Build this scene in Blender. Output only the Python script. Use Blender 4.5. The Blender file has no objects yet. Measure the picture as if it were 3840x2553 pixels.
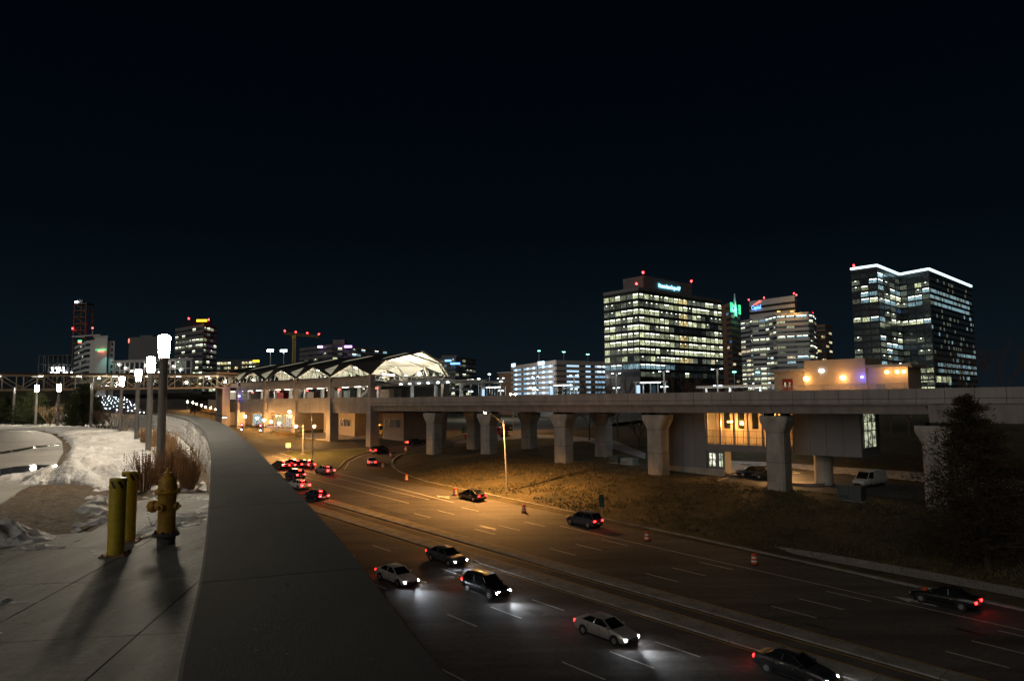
import bpy, bmesh, math, random
from mathutils import Vector, Matrix, noise
random.seed(7)
R = math.radians
scene = bpy.context.scene
C = scene.collection

# ------------------------------------------------------------------ camera
FPX, PITCH, ROLL, EYE = 2700.0, R(4.84), R(-0.5), 1.75
cam = bpy.data.cameras.new('Camera')
cam.sensor_width = 36.0
cam.lens = 36.0 * FPX / 3840.0
cam.clip_end = 6000
cam.clip_start = 0.05
camo = bpy.data.objects.new('Camera', cam)
CM = Matrix.Rotation(math.pi / 2 + PITCH, 3, 'X') @ Matrix.Rotation(ROLL, 3, 'Z')
camo.matrix_world = Matrix.Translation((0, 0, EYE)) @ CM.to_4x4()
C.objects.link(camo)
scene.camera = camo

# ------------------------------------------------------------------ night sky
wd = bpy.data.worlds.new('World')
scene.world = wd
wd.use_nodes = True
nt = wd.node_tree
bg = nt.nodes['Background']
tc = nt.nodes.new('ShaderNodeTexCoord')
sp = nt.nodes.new('ShaderNodeSeparateXYZ')
cr = nt.nodes.new('ShaderNodeValToRGB')
nt.links.new(tc.outputs['Generated'], sp.inputs[0])
nt.links.new(sp.outputs['Z'], cr.inputs[0])
nt.links.new(cr.outputs[0], bg.inputs[0])
el = cr.color_ramp.elements
el[0].position, el[0].color = 0.0, (.0052, .0090, .0130, 1)
el[1].position, el[1].color = 0.55, (.0002, .0008, .0020, 1)
e = el.new(.08); e.color = (.0032, .0068, .0100, 1)
e = el.new(.22); e.color = (.0008, .0026, .0048, 1)
bg.inputs[1].default_value = 1.0

# one weak, very soft directional light: the glow of the lit district behind the camera
sun = bpy.data.lights.new('night_glow', 'SUN')
sun.energy, sun.angle, sun.color = .42, R(50), (1.0, .94, .86)
so = bpy.data.objects.new('night_glow', sun)
so.rotation_euler = Vector((.52, .78, -.36)).to_track_quat('-Z', 'Y').to_euler()
C.objects.link(so)

# ------------------------------------------------------------------ exposure / sampling
scene.view_settings.view_transform = 'Standard'
scene.view_settings.look = 'None'
scene.view_settings.exposure = 0.0
scene.view_settings.gamma = 1.0
cy = scene.cycles
cy.use_denoising = True
try: cy.denoiser = 'OPENIMAGEDENOISE'
except Exception: pass
cy.max_bounces = 5
cy.diffuse_bounces = 2
cy.glossy_bounces = 3
cy.transmission_bounces = 4
cy.transparent_max_bounces = 12
cy.sample_clamp_indirect = 4.0
cy.caustics_reflective = False
cy.caustics_refractive = False
cy.use_light_tree = True

# ------------------------------------------------------------------ picking places: photo pixel -> ray -> real surface
def ray(u, v):
    return CM @ Vector(((u - 1920) / FPX, -(v - 1276.5) / FPX, -1))
CAM = Vector((0, 0, EYE))
def sm(a, b, x):
    t = min(1, max(0, (x - a) / (b - a))); return t * t * (3 - 2 * t)
TX, TY = .676, -.737            # along the main road (to the right, nearer)
NX, NY = .737, .676             # across it (away from the camera)
def so_(x, y): return TX * x + TY * y, NX * x + NY * y
def xy_(s, o): return TX * s + NX * o, TY * s + NY * o
def zr(x, y):                   # the road surface: a plane that climbs away from the camera
    z = -13 + .055 * (min(y, 200) - 85)
    if y > 200:
        z += .055 * (min(y, 650) - 200) * (1 - sm(-.30, -.15, x / max(y, 1)))
    return z
def hh(x, y):                   # the open ground: the road plane plus the grass bank and the slope behind the viaduct
    s, o = so_(x, y)
    z = zr(x, y)
    if o > 69:
        k = sm(-122, -106, s)
        z += k * (.12 + 1.45 * sm(0, 22, o - 69.4))
        z += sm(-72, -58, s) * (1.3 * sm(112, 119, o) + 3.0 * sm(118, 165, o))
        z += .05 * noise.noise((x * .12, y * .12, 3)) * k
    return z
def cast(u, v, f=hh):
    d = ray(u, v); lo, hi = 1.0, 900.0
    for i in range(48):
        m = (lo + hi) / 2; p = CAM + d * m
        if p.z > f(p.x, p.y): lo = m
        else: hi = m
    return CAM + d * lo
def flat(u, v, z=0.0):
    d = ray(u, v); return CAM + d * ((z - EYE) / d.z)
def atY(u, v, Y):
    d = ray(u, v); return CAM + d * (Y / d.y)

# ------------------------------------------------------------------ mesh helpers
class MB:
    def __init__(s): s.v, s.f, s.m = [], [], []
    def poly(s, pts, mi=0):
        n = len(s.v); s.v += [tuple(p) for p in pts]; s.f.append(tuple(range(n, n + len(pts)))); s.m.append(mi); return s
    def hexa(s, b, t, mi=0):     # 4 bottom points, 4 top points
        n = len(s.v); s.v += [tuple(p) for p in b] + [tuple(p) for p in t]
        for q in ((3, 2, 1, 0), (4, 5, 6, 7), (0, 1, 5, 4), (1, 2, 6, 5), (2, 3, 7, 6), (3, 0, 4, 7)):
            s.f.append(tuple(n + i for i in q)); s.m.append(mi)
        return s
    def box(s, x0, x1, y0, y1, z0, z1, mi=0, rz=0, c=None):
        b = [(x0, y0), (x1, y0), (x1, y1), (x0, y1)]
        if rz:
            cx, cy_ = c or ((x0 + x1) / 2, (y0 + y1) / 2)
            co, si = math.cos(rz), math.sin(rz)
            b = [(cx + (x - cx) * co - (y - cy_) * si, cy_ + (x - cx) * si + (y - cy_) * co) for x, y in b]
        return s.hexa([(x, y, z0) for x, y in b], [(x, y, z1) for x, y in b], mi)
    def prism(s, pl, z0, z1, mi=0, cap=True):
        n = len(pl); k = len(s.v)
        s.v += [(x, y, z0) for x, y in pl] + [(x, y, z1) for x, y in pl]
        for i in range(n):
            j = (i + 1) % n; s.f.append((k + i, k + j, k + n + j, k + n + i)); s.m.append(mi)
        if cap:
            s.f.append(tuple(k + n + i for i in range(n))); s.m.append(mi)
            s.f.append(tuple(k + n - 1 - i for i in range(n))); s.m.append(mi)
        return s
    def tube(s, p0, p1, r0, r1=None, n=8, mi=0, cap=True):
        r1 = r0 if r1 is None else r1
        p0, p1 = Vector(p0), Vector(p1); d = p1 - p0
        if d.length < 1e-6: return s
        d.normalize(); a = d.orthogonal().normalized(); b = d.cross(a); k = len(s.v)
        for p, r in ((p0, r0), (p1, r1)):
            for i in range(n):
                t = 2 * math.pi * i / n; s.v.append(tuple(p + (a * math.cos(t) + b * math.sin(t)) * r))
        for i in range(n):
            j = (i + 1) % n; s.f.append((k + i, k + j, k + n + j, k + n + i)); s.m.append(mi)
        if cap:
            s.f.append(tuple(k + n + i for i in range(n))); s.m.append(mi)
            s.f.append(tuple(k + n - 1 - i for i in range(n))); s.m.append(mi)
        return s
    def beam(s, p0, p1, w, h, mi=0):   # rectangular bar
        p0, p1 = Vector(p0), Vector(p1); d = (p1 - p0).normalized()
        up = Vector((0, 0, 1)) if abs(d.z) < .95 else Vector((0, 1, 0))
        a = d.cross(up).normalized() * (w / 2); b = a.cross(d).normalized() * (h / 2)
        return s.hexa([p0 - a - b, p0 + a - b, p0 + a + b, p0 - a + b], [p1 - a - b, p1 + a - b, p1 + a + b, p1 - a + b], mi)
    def lathe(s, prof, n=16, mi=0, c=(0, 0, 0)):
        k = len(s.v); m = len(prof)
        for r, z in prof:
            for i in range(n):
                t = 2 * math.pi * i / n; s.v.append((c[0] + r * math.cos(t), c[1] + r * math.sin(t), c[2] + z))
        for q in range(m - 1):
            for i in range(n):
                j = (i + 1) % n
                s.f.append((k + q * n + i, k + q * n + j, k + (q + 1) * n + j, k + (q + 1) * n + i)); s.m.append(mi)
        s.f.append(tuple(k + (m - 1) * n + i for i in range(n))); s.m.append(mi)
        s.f.append(tuple(k + n - 1 - i for i in range(n))); s.m.append(mi)
        return s
    def loft(s, rings, mi=0):
        n = len(rings[0]); k = len(s.v)
        for r in rings: s.v += [tuple(p) for p in r]
        for q in range(len(rings) - 1):
            for i in range(n):
                j = (i + 1) % n
                s.f.append((k + q * n + i, k + q * n + j, k + (q + 1) * n + j, k + (q + 1) * n + i)); s.m.append(mi)
        s.f.append(tuple(k + n - 1 - i for i in range(n))); s.m.append(mi)
        e_ = k + (len(rings) - 1) * n
        s.f.append(tuple(e_ + i for i in range(n))); s.m.append(mi)
        return s
    def mesh(s, name, mats, smooth=False):
        me = bpy.data.meshes.new(name); me.from_pydata(s.v, [], s.f)
        if not isinstance(mats, (list, tuple)): mats = [mats]
        for m in mats: me.materials.append(m)
        if len(mats) > 1: me.polygons.foreach_set('material_index', s.m)
        if smooth:
            me.polygons.foreach_set('use_smooth', [True] * len(me.polygons))
            try: me.set_sharp_from_angle(angle=R(38))
            except Exception: pass
        me.update(); return me
    def build(s, name, mats, parent=None, smooth=False, loc=None, rz=0, bevel=0):
        o = link(name, s.mesh(name, mats, smooth), parent, loc, rz)
        if bevel:
            b = o.modifiers.new('bevel', 'BEVEL'); b.width = bevel; b.segments = 2; b.limit_method = 'ANGLE'
        return o

def link(name, data, parent=None, loc=None, rz=0, scale=None):
    o = bpy.data.objects.new(name, data); C.objects.link(o)
    if parent: o.parent = parent
    if loc is not None: o.location = loc
    if rz: o.rotation_euler = (0, 0, rz)
    if scale: o.scale = scale
    return o
def tag(o, label, cat, group=None):
    o['label'] = label; o['category'] = cat
    if group: o['group'] = group
    return o
def thing(name, label, cat, loc=(0, 0, 0), rz=0, group=None):
    return tag(link(name, None, None, loc, rz), label, cat, group)
def struct(o, kind='structure'):
    o['kind'] = kind; return o
def dup(root, loc, rz, label, group=None):
    r = root.copy(); C.objects.link(r); r.location = loc; r.rotation_euler = (0, 0, rz); r['label'] = label
    if group: r['group'] = group
    for ch in list(root.children):
        c = ch.copy(); C.objects.link(c); c.parent = r
        for g in list(ch.children):
            d = g.copy(); C.objects.link(d); d.parent = c
    return r
ORD = ['first', 'second', 'third', 'fourth', 'fifth', 'sixth', 'seventh', 'eighth', 'ninth', 'tenth', 'eleventh', 'twelfth',
       'thirteenth', 'fourteenth', 'fifteenth', 'sixteenth', 'seventeenth', 'eighteenth', 'nineteenth', 'twentieth']

# ------------------------------------------------------------------ materials
def mat(name, col, rough=.7, metal=0.0, emit=None, es=0.0, nz=None, bump=None, col2=None, sample=True, spec=None, stretch=None, fine=None):
    m = bpy.data.materials.new(name); m.use_nodes = True
    t = m.node_tree; b = t.nodes['Principled BSDF']
    b.inputs['Base Color'].default_value = (*col, 1)
    b.inputs['Roughness'].default_value = rough
    b.inputs['Metallic'].default_value = metal
    if spec is not None: b.inputs['Specular IOR Level'].default_value = spec
    if emit:
        b.inputs['Emission Color'].default_value = (*emit, 1); b.inputs['Emission Strength'].default_value = es
        if not sample: m.cycles.emission_sampling = 'NONE'
    if nz or bump:
        g = t.nodes.new('ShaderNodeNewGeometry'); vec = g.outputs['Position']
        if stretch:
            mp = t.nodes.new('ShaderNodeMapping'); mp.inputs['Rotation'].default_value = (0, 0, stretch[0])
            mp.inputs['Scale'].default_value = stretch[1]
            t.links.new(vec, mp.inputs[0]); vec = mp.outputs[0]
    if nz:
        n1 = t.nodes.new('ShaderNodeTexNoise'); n1.inputs['Scale'].default_value = nz[0]; n1.inputs['Detail'].default_value = 6
        n1.inputs['Roughness'].default_value = .65
        t.links.new(vec, n1.inputs['Vector'])
        rp = t.nodes.new('ShaderNodeValToRGB')
        rp.color_ramp.elements[0].position = .33; rp.color_ramp.elements[1].position = .68
        c2 = col2 or tuple(min(1, c * (1 + nz[1])) for c in col)
        c1 = col if col2 else tuple(c * (1 - nz[1]) for c in col)
        rp.color_ramp.elements[0].color = (*c1, 1); rp.color_ramp.elements[1].color = (*c2, 1)
        t.links.new(n1.outputs[0], rp.inputs[0]); t.links.new(rp.outputs[0], b.inputs['Base Color'])
    if fine and nz:              # fine grain multiplied over the broad mottling
        n4 = t.nodes.new('ShaderNodeTexNoise'); n4.inputs['Scale'].default_value = fine[0]; n4.inputs['Detail'].default_value = 4; n4.inputs['Roughness'].default_value = .7
        t.links.new(g.outputs['Position'], n4.inputs['Vector'])
        r4 = t.nodes.new('ShaderNodeValToRGB'); r4.color_ramp.elements[0].position = .3; r4.color_ramp.elements[1].position = .7
        a4, b4 = 1 - fine[1], 1 + fine[1]
        r4.color_ramp.elements[0].color = (a4, a4, a4, 1); r4.color_ramp.elements[1].color = (b4, b4, b4, 1)
        m4 = t.nodes.new('ShaderNodeMix'); m4.data_type = 'RGBA'; m4.blend_type = 'MULTIPLY'; m4.inputs[0].default_value = 1; m4.clamp_result = False
        t.links.new(n4.outputs[0], r4.inputs[0]); t.links.new(rp.outputs[0], m4.inputs[6]); t.links.new(r4.outputs[0], m4.inputs[7]); t.links.new(m4.outputs[2], b.inputs['Base Color'])
    if bump:
        n2 = t.nodes.new('ShaderNodeTexNoise'); n2.inputs['Scale'].default_value = bump[0]; n2.inputs['Detail'].default_value = 5
        t.links.new(vec, n2.inputs['Vector'])
        bp = t.nodes.new('ShaderNodeBump'); bp.inputs['Strength'].default_value = bump[1]; bp.inputs['Distance'].default_value = bump[2] if len(bump) > 2 else .05
        t.links.new(n2.outputs[0], bp.inputs['Height']); t.links.new(bp.outputs[0], b.inputs['Normal'])
    return m
def winmat(name, col, strength, stripes=7.0):
    # a lit room seen through the glass: blinds, furniture and people give uneven vertical patches; brightness differs per window
    m = bpy.data.materials.new(name); m.use_nodes = True
    t = m.node_tree; b = t.nodes['Principled BSDF']
    b.inputs['Base Color'].default_value = (.03, .035, .04, 1); b.inputs['Roughness'].default_value = .15
    tcn = t.nodes.new('ShaderNodeTexCoord'); oi = t.nodes.new('ShaderNodeObjectInfo')
    mp = t.nodes.new('ShaderNodeMapping'); mp.inputs['Scale'].default_value = (stripes, 1, 1.6)
    cx = t.nodes.new('ShaderNodeCombineXYZ'); mu = t.nodes.new('ShaderNodeMath'); mu.operation = 'MULTIPLY'; mu.inputs[1].default_value = 97
    t.links.new(oi.outputs['Random'], mu.inputs[0]); t.links.new(mu.outputs[0], cx.inputs[0]); t.links.new(mu.outputs[0], cx.inputs[2])
    t.links.new(tcn.outputs['Object'], mp.inputs[0]); t.links.new(cx.outputs[0], mp.inputs['Location'])
    n = t.nodes.new('ShaderNodeTexNoise'); n.inputs['Scale'].default_value = 1.0; n.inputs['Detail'].default_value = 3
    t.links.new(mp.outputs[0], n.inputs['Vector'])
    rp = t.nodes.new('ShaderNodeValToRGB'); rp.color_ramp.elements[0].position = .36; rp.color_ramp.elements[1].position = .66
    rp.color_ramp.elements[0].color = (.05, .05, .05, 1)
    t.links.new(n.outputs[0], rp.inputs[0])
    m2 = t.nodes.new('ShaderNodeMath'); m2.operation = 'MULTIPLY_ADD'; m2.inputs[1].default_value = 1.1; m2.inputs[2].default_value = .35
    t.links.new(oi.outputs['Random'], m2.inputs[0])
    m3 = t.nodes.new('ShaderNodeMath'); m3.operation = 'MULTIPLY'
    t.links.new(rp.outputs[0], m3.inputs[0]); t.links.new(m2.outputs[0], m3.inputs[1])
    m4 = t.nodes.new('ShaderNodeMath'); m4.operation = 'MULTIPLY'; m4.inputs[1].default_value = strength
    t.links.new(m3.outputs[0], m4.inputs[0])
    b.inputs['Emission Color'].default_value = (*col, 1)
    t.links.new(m4.outputs[0], b.inputs['Emission Strength'])
    m.cycles.emission_sampling = 'NONE'
    return m
def glassmat(name, tint=(.8, .85, .85), gloss=.12):
    m = bpy.data.materials.new(name); m.use_nodes = True
    t = m.node_tree; t.nodes.remove(t.nodes['Principled BSDF'])
    tr = t.nodes.new('ShaderNodeBsdfTransparent'); tr.inputs[0].default_value = (*tint, 1)
    gl = t.nodes.new('ShaderNodeBsdfGlossy'); gl.inputs['Roughness'].default_value = .05
    mx = t.nodes.new('ShaderNodeMixShader'); mx.inputs[0].default_value = gloss
    t.links.new(tr.outputs[0], mx.inputs[1]); t.links.new(gl.outputs[0], mx.inputs[2])
    t.links.new(mx.outputs[0], t.nodes['Material Output'].inputs[0])
    return m

M = {}
M['asphalt'] = mat('asphalt', (.090, .080, .072), .8, nz=(.35, .42), fine=(2.5, .3), bump=(14, .25, .02), stretch=(R(47.5), (.16, 1.5, 1)))
M['asphalt2'] = mat('asphalt_dark', (.055, .053, .052), .8, nz=(.3, .35), fine=(2, .3), bump=(14, .25, .02))
M['paint'] = mat('road_paint', (.55, .53, .48), .7, nz=(6, .3))
M['paint_y'] = mat('road_paint_yellow', (.55, .33, .05), .7, nz=(6, .3))
M['kerb'] = mat('kerb_concrete', (.26, .24, .21), .85, nz=(.7, .34), fine=(6, .3), bump=(20, .3, .01))
M['walkway'] = mat('walkway_concrete', (.34, .32, .29), .85, nz=(.8, .2))
M['grass'] = mat('lawn', (.030, .030, .013), .95, nz=(.16, 0), col2=(.115, .088, .040), bump=(5, 1.0, .2), fine=(1.3, .45))
M['grass_g'] = mat('lawn_green', (.045, .055, .018), .95, nz=(.5, 0), col2=(.085, .085, .030), bump=(5, 1.0, .2), fine=(1.3, .4))
M['snow_far'] = mat('old_snow', (.42, .42, .43), .9, nz=(1.0, .35), bump=(3, .8, .15))
M['plaza'] = mat('plaza_concrete', (.230, .228, .200), .75, nz=(1.1, .34), bump=(45, .5, .006), fine=(16, .26), stretch=(R(8), (3.0, .55, 1)))
M['drive'] = mat('driveway_concrete', (.42, .40, .36), .6, nz=(.35, .22), bump=(40, .3, .004), fine=(8, .15))
M['mulch'] = mat('mulch', (.075, .048, .026), .95, nz=(5, 0), col2=(.22, .155, .09), bump=(25, 1.0, .04), fine=(14, .5))
M['earth'] = mat('earth', (.10, .075, .05), .95, nz=(3, .4), bump=(20, .8, .03))
M['snow'] = mat('snow', (.64, .60, .54), .75, nz=(1.4, 0), col2=(.90, .90, .90), bump=(11, .8, .05), fine=(9, .14))
M['stone'] = mat('grey_stone', (.44, .43, .41), .85, nz=(7, .42), bump=(14, .9, .03))
M['stone2'] = mat('pale_stone', (.60, .58, .54), .85, nz=(7, .35), bump=(14, .9, .03))
M['mortar'] = mat('mortar', (.10, .095, .09), .95, nz=(8, .3))
M['cap'] = mat('cap_concrete', (.048, .050, .047), .9, nz=(.9, .22), bump=(55, .22, .005), fine=(20, .12), stretch=(R(20), (2.5, .7, 1)))
M['yellow'] = mat('yellow_paint', (.52, .38, .018), .5, nz=(4, .2), fine=(30, .16), bump=(35, .15, .004))
M['black'] = mat('black_paint', (.02, .02, .02), .5)
M['rust'] = mat('rusty_steel', (.25, .13, .07), .8, nz=(14, .5))
M['hyd'] = mat('hydrant_yellow', (.50, .27, .025), .5, nz=(7, .34), bump=(30, .4, .006), fine=(40, .2))
M['hyd_base'] = mat('hydrant_base', (.035, .033, .03), .8, nz=(22, 0), col2=(.16, .15, .14))
M['post'] = mat('post_grey', (.22, .21, .20), .45, .3)
M['lantern'] = mat('lantern_glow', (1, 1, 1), .5, emit=(1.0, .86, .66), es=470)
M['lantern_off'] = mat('lantern_unlit', (.35, .36, .37), .25, .2)
M['conc'] = mat('viaduct_concrete', (.33, .30, .275), .85, nz=(.8, .20), fine=(.25, .14), bump=(9, .2, .01), stretch=(0, (1, 1, .12)))
M['conc2'] = mat('girder_concrete', (.29, .265, .245), .85, nz=(.7, .22), fine=(.3, .14), stretch=(0, (1, 1, .15)), bump=(9, .2, .01))
M['conc3'] = mat('pier_concrete', (.36, .335, .29), .85, nz=(.8, .24), fine=(.5, .16), bump=(9, .2, .01), stretch=(0, (1, 1, .35)))
M['dark'] = mat('dark_gap', (.02, .02, .02), .9)
M['steel'] = mat('galvanised_steel', (.38, .38, .38), .45, .5)
M['steel_d'] = mat('dark_steel', (.07, .07, .075), .5, .4)
M['white'] = mat('white_paint', (.78, .76, .70), .5)
M['beam'] = mat('bridge_steel', (.42, .37, .33), .55)
M['roof'] = mat('standing_seam_roof', (.045, .044, .043), .55, .2, bump=(1.5, .15, .05))
M['ceil'] = mat('white_ceiling', (.80, .78, .70), .6)
M['glass'] = glassmat('clear_glass')
M['glassd'] = mat('dark_glass', (.012, .016, .020), .12, .0, spec=.7)
M['beige'] = mat('beige_wall', (.46, .38, .30), .8, nz=(.5, .12))
M['grey'] = mat('grey_panel', (.20, .20, .205), .6, nz=(.4, .1))
M['tan'] = mat('tan_wall', (.42, .33, .24), .8, nz=(.4, .1))
M['soil'] = M['earth']
def em(name, col, s, sample=True): M[name] = mat(name, (.02, .02, .02), .5, emit=col, es=s, sample=sample)
em('sodium', (1, .50, .15), 260); em('sodium_s', (1, .50, .16), 650); em('sodium_w', (1, .52, .17), 22)
em('cool', (.80, .92, 1), 22); em('coolhi', (.78, .92, 1), 26); em('signcool', (.55, .80, 1), 3, False); em('warmhi', (1, .92, .72), 30); em('fluor', (.92, 1, .78), 7, False)
em('red', (1, .02, .02), 26); em('redlamp', (1, .03, .04), 40); em('head', (.86, .93, 1), 230); em('amber', (1, .45, .05), 14)
em('blue', (.08, .10, 1), 45); em('teal', (.2, 1, .8), 10, False); em('cyan', (.25, .75, 1), 4.0, False); em('purple', (.75, .35, 1), 6, False)
em('redsign', (1, .12, .08), 5, False); em('yellowsign', (1, .68, .02), 3.5, False); em('green', (.05, .9, .35), 1.6, False); em('signblue', (.1, .3, 1), 5, False)
em('ceil_l', (1, .95, .78), 9); em('edge', (.62, .92, 1), 3.0, False); em('coolpanel', (.55, .78, 1), 1.1, False); em('dotlamp', (.95, .98, .9), 20, False); em('decklamp', (.62, .85, 1), 9, False); em('orangesign', (1, .5, .1), 2.0, False)
M['w_lit'] = winmat('window_lit', (.88, .95, .56), 1.05); M['w_dim'] = winmat('window_dim', (.75, .85, .62), .22)
M['w_cool'] = winmat('window_cool', (.52, .86, .98), .8); M['w_yel'] = winmat('window_yellow', (1, .80, .34), 1.0)
M['w_dark'] = winmat('window_dark', (.35, .45, .48), .035); M['w_blue'] = winmat('window_blue', (.25, .5, 1), .5)
M['w_warm'] = winmat('window_warm', (1, .84, .55), 1.2)

def light(name, parent, loc, power, col, kind='POINT', radius=.15, ang=150, blend=.5, aim=None):
    l = bpy.data.lights.new(name, kind); l.energy = power; l.color = col; l.shadow_soft_size = radius
    if kind == 'SPOT': l.spot_size = R(ang); l.spot_blend = blend
    o = link(name, l, parent, loc)
    if aim is not None: o.rotation_euler = Vector(aim).to_track_quat('-Z', 'Y').to_euler()
    return o

# ================================================================== GROUND, ROADS
def grid_mesh(s0, s1, ds, o0, o1, do, f, mt, name):
    ns, no = int((s1 - s0) / ds) + 1, int((o1 - o0) / do) + 1
    v = []
    for i in range(ns):
        for j in range(no):
            x, y = xy_(s0 + i * ds, o0 + j * do); v.append((x, y, f(x, y)))
    fc = [(i * no + j, (i + 1) * no + j, (i + 1) * no + j + 1, i * no + j + 1) for i in range(ns - 1) for j in range(no - 1)]
    me = bpy.data.meshes.new(name); me.from_pydata(v, [], fc); me.materials.append(mt)
    me.polygons.foreach_set('use_smooth', [True] * len(fc)); me.update()
    return link(name, me)
struct(grid_mesh(-240, 90, 3, -6, 186, 3, hh, M['grass'], 'ground'))
far = struct(grid_mesh(-2100, 1800, 30, -900, 2400, 30, lambda x, y: hh(x, y) - 1.2, M['grass'], 'terrain'))

def patch(name, pts, mt, f=zr, dz=.03, step=3.0, kind='structure', parent=None):
    # a sheet laid on the ground: polygon cut into cells so that it follows the surface
    bm = bmesh.new(); vs = [bm.verts.new((p[0], p[1], 0)) for p in pts]
    bm.faces.new(vs)
    xs, ys = [p[0] for p in pts], [p[1] for p in pts]
    for ax, lo, hi in ((0, min(xs), max(xs)), (1, min(ys), max(ys))):
        c = lo + step
        while c < hi:
            co = (c, 0, 0) if ax == 0 else (0, c, 0); no = (1, 0, 0) if ax == 0 else (0, 1, 0)
            bmesh.ops.bisect_plane(bm, geom=bm.verts[:] + bm.edges[:] + bm.faces[:], plane_co=co, plane_no=no); c += step
    bmesh.ops.triangulate(bm, faces=[q for q in bm.faces if len(q.verts) > 4])
    for v in bm.verts: v.co.z = f(v.co.x, v.co.y) + dz
    bmesh.ops.recalc_face_normals(bm, faces=bm.faces[:])
    me = bpy.data.meshes.new(name); bm.to_mesh(me); bm.free(); me.materials.append(mt)
    if me.polygons and me.polygons[0].normal.z < 0: me.flip_normals()
    o = link(name, me, parent)
    if not parent: struct(o, kind)
    return o
def strip(name, path, w, mt, z0, z1, parent=None, f=zr):   # a raised ribbon (kerb) along a plan path
    mb = MB(); n = len(path); L, Rr = [], []
    for i in range(n):
        a = Vector(path[max(0, i - 1)]); b = Vector(path[min(n - 1, i + 1)]); d = (b - a).normalized(); q = Vector((-d.y, d.x)) * w / 2
        p = Vector(path[i]); L.append(p + q); Rr.append(p - q)
    rings = [[(a.x, a.y, f(a.x, a.y) + z0), (b.x, b.y, f(b.x, b.y) + z0), (b.x, b.y, f(b.x, b.y) + z1), (a.x, a.y, f(a.x, a.y) + z1)] for a, b in zip(L, Rr)]
    return mb.loft(rings).build(name, mt, parent)
def so_line(s0, s1, o0, o1=None, n=None):
    o1 = o0 if o1 is None else o1; n = n or max(2, int(abs(s1 - s0) / 4))
    return [xy_(s0 + (s1 - s0) * i / n, o0 + (o1 - o0) * i / n) for i in range(n + 1)]

road = struct(grid_mesh(-206, 88, 3, 27.2, 69.2, 3, lambda x, y: zr(x, y) + .05, M['asphalt'], 'road'))
def pxs(l, f=zr): return [tuple(cast(u, v, f).xy) for u, v in l]
rampR = pxs([(1594, 1806), (1545, 1790), (1500, 1772), (1478, 1757), (1469, 1742), (1473, 1727), (1494, 1710), (1535, 1699), (1620, 1686), (1700, 1672)])
rampL = pxs([(1271, 1761), (1290, 1733), (1331, 1712), (1392, 1692), (1440, 1680), (1520, 1667), (1608, 1655), (1700, 1640)])
patch('ramp', [xy_(-100, 68.9)] + rampR[1:] + rampL[::-1] + [xy_(-118, 66)], M['asphalt2'], dz=.058)
farroad = pxs([(1700, 1676), (1830, 1660), (2000, 1634), (2140, 1612), (2320, 1584), (2460, 1570), (2460, 1538), (2320, 1545), (2140, 1566), (2000, 1586), (1800, 1618), (1650, 1640), (1560, 1655)])
patch('far_road', farroad, M['asphalt'], dz=.044)
cross = pxs([(940, 1640), (1050, 1668), (1180, 1664), (1412, 1645), (1560, 1640), (1660, 1628), (1690, 1644), (1412, 1680), (1100, 1694), (1045, 1702), (900, 1740), (780, 1700)])
patch('cross_street', cross, M['asphalt2'], dz=.064)
# the road beyond the junction, climbing past the station
p0 = xy_(-200, 69); p1 = xy_(-200, 27)
patch('climbing_road', [p1, p0, (-118, 262), (-205, 470), (-330, 640), (-372, 640), (-262, 470), (-180, 270)], M['asphalt2'], dz=.06, step=12)
pave = pxs([(640, 1497), (720, 1510), (860, 1560), (1000, 1606), (1120, 1640), (1240, 1652), (1400, 1648), (1400, 1636), (1250, 1634), (1110, 1640), (1130, 1628), (1000, 1592), (880, 1556), (720, 1500)])
patch('pavement', pxs([(690, 1502), (860, 1566), (1000, 1606), (1120, 1642), (1240, 1652), (1400, 1646), (1560, 1632), (1560, 1618), (1300, 1622), (1150, 1626), (1000, 1588), (800, 1530)]), M['walkway'], dz=.16)
strip('kerb', pxs([(690, 1502), (860, 1566), (1000, 1606), (1120, 1642), (1240, 1652), (1400, 1646), (1560, 1632)]), .3, M['kerb'], 0, .2, struct(link('pavement_kerb', None)))
# the little green island between the ramp and the junction
isl = pxs([(1045, 1701), (1086, 1713), (1130, 1732), (1170, 1750), (1215, 1760), (1258, 1764), (1271, 1757), (1290, 1733), (1331, 1712), (1392, 1692), (1400, 1684), (1250, 1688), (1110, 1692)])
patch('grass_island', isl, M['grass_g'], dz=.16)
strip('kerb', isl + [isl[0]], .3, M['kerb'], 0, .21, struct(link('island_kerb', None)))
kr = struct(link('road_kerb', None))
strip('kerb', [xy_(s, o) for s, o in ((88, 66.4), (20, 66.6), (-15, 67.0), (-45, 68.4), (-80, 69.2), (-96, 69.4))] + rampR[1:], .35, M['kerb'], 0, .2, kr)
strip('kerb', so_line(88, -60, 27.4), .35, M['kerb'], 0, .2, kr)
# walkway on the bank, lower right
patch('walkway', pxs([(2905, 2052), (2960, 2058), (3115, 2082), (3500, 2150), (3900, 2225), (3900, 2258), (3480, 2178), (3115, 2110), (2975, 2080)], hh), M['walkway'], f=hh, dz=.12)
patch('sidewalk', [xy_(60, 27), xy_(-60, 27), xy_(-60, 22), xy_(60, 22)], M['walkway'], dz=.18)
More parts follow.
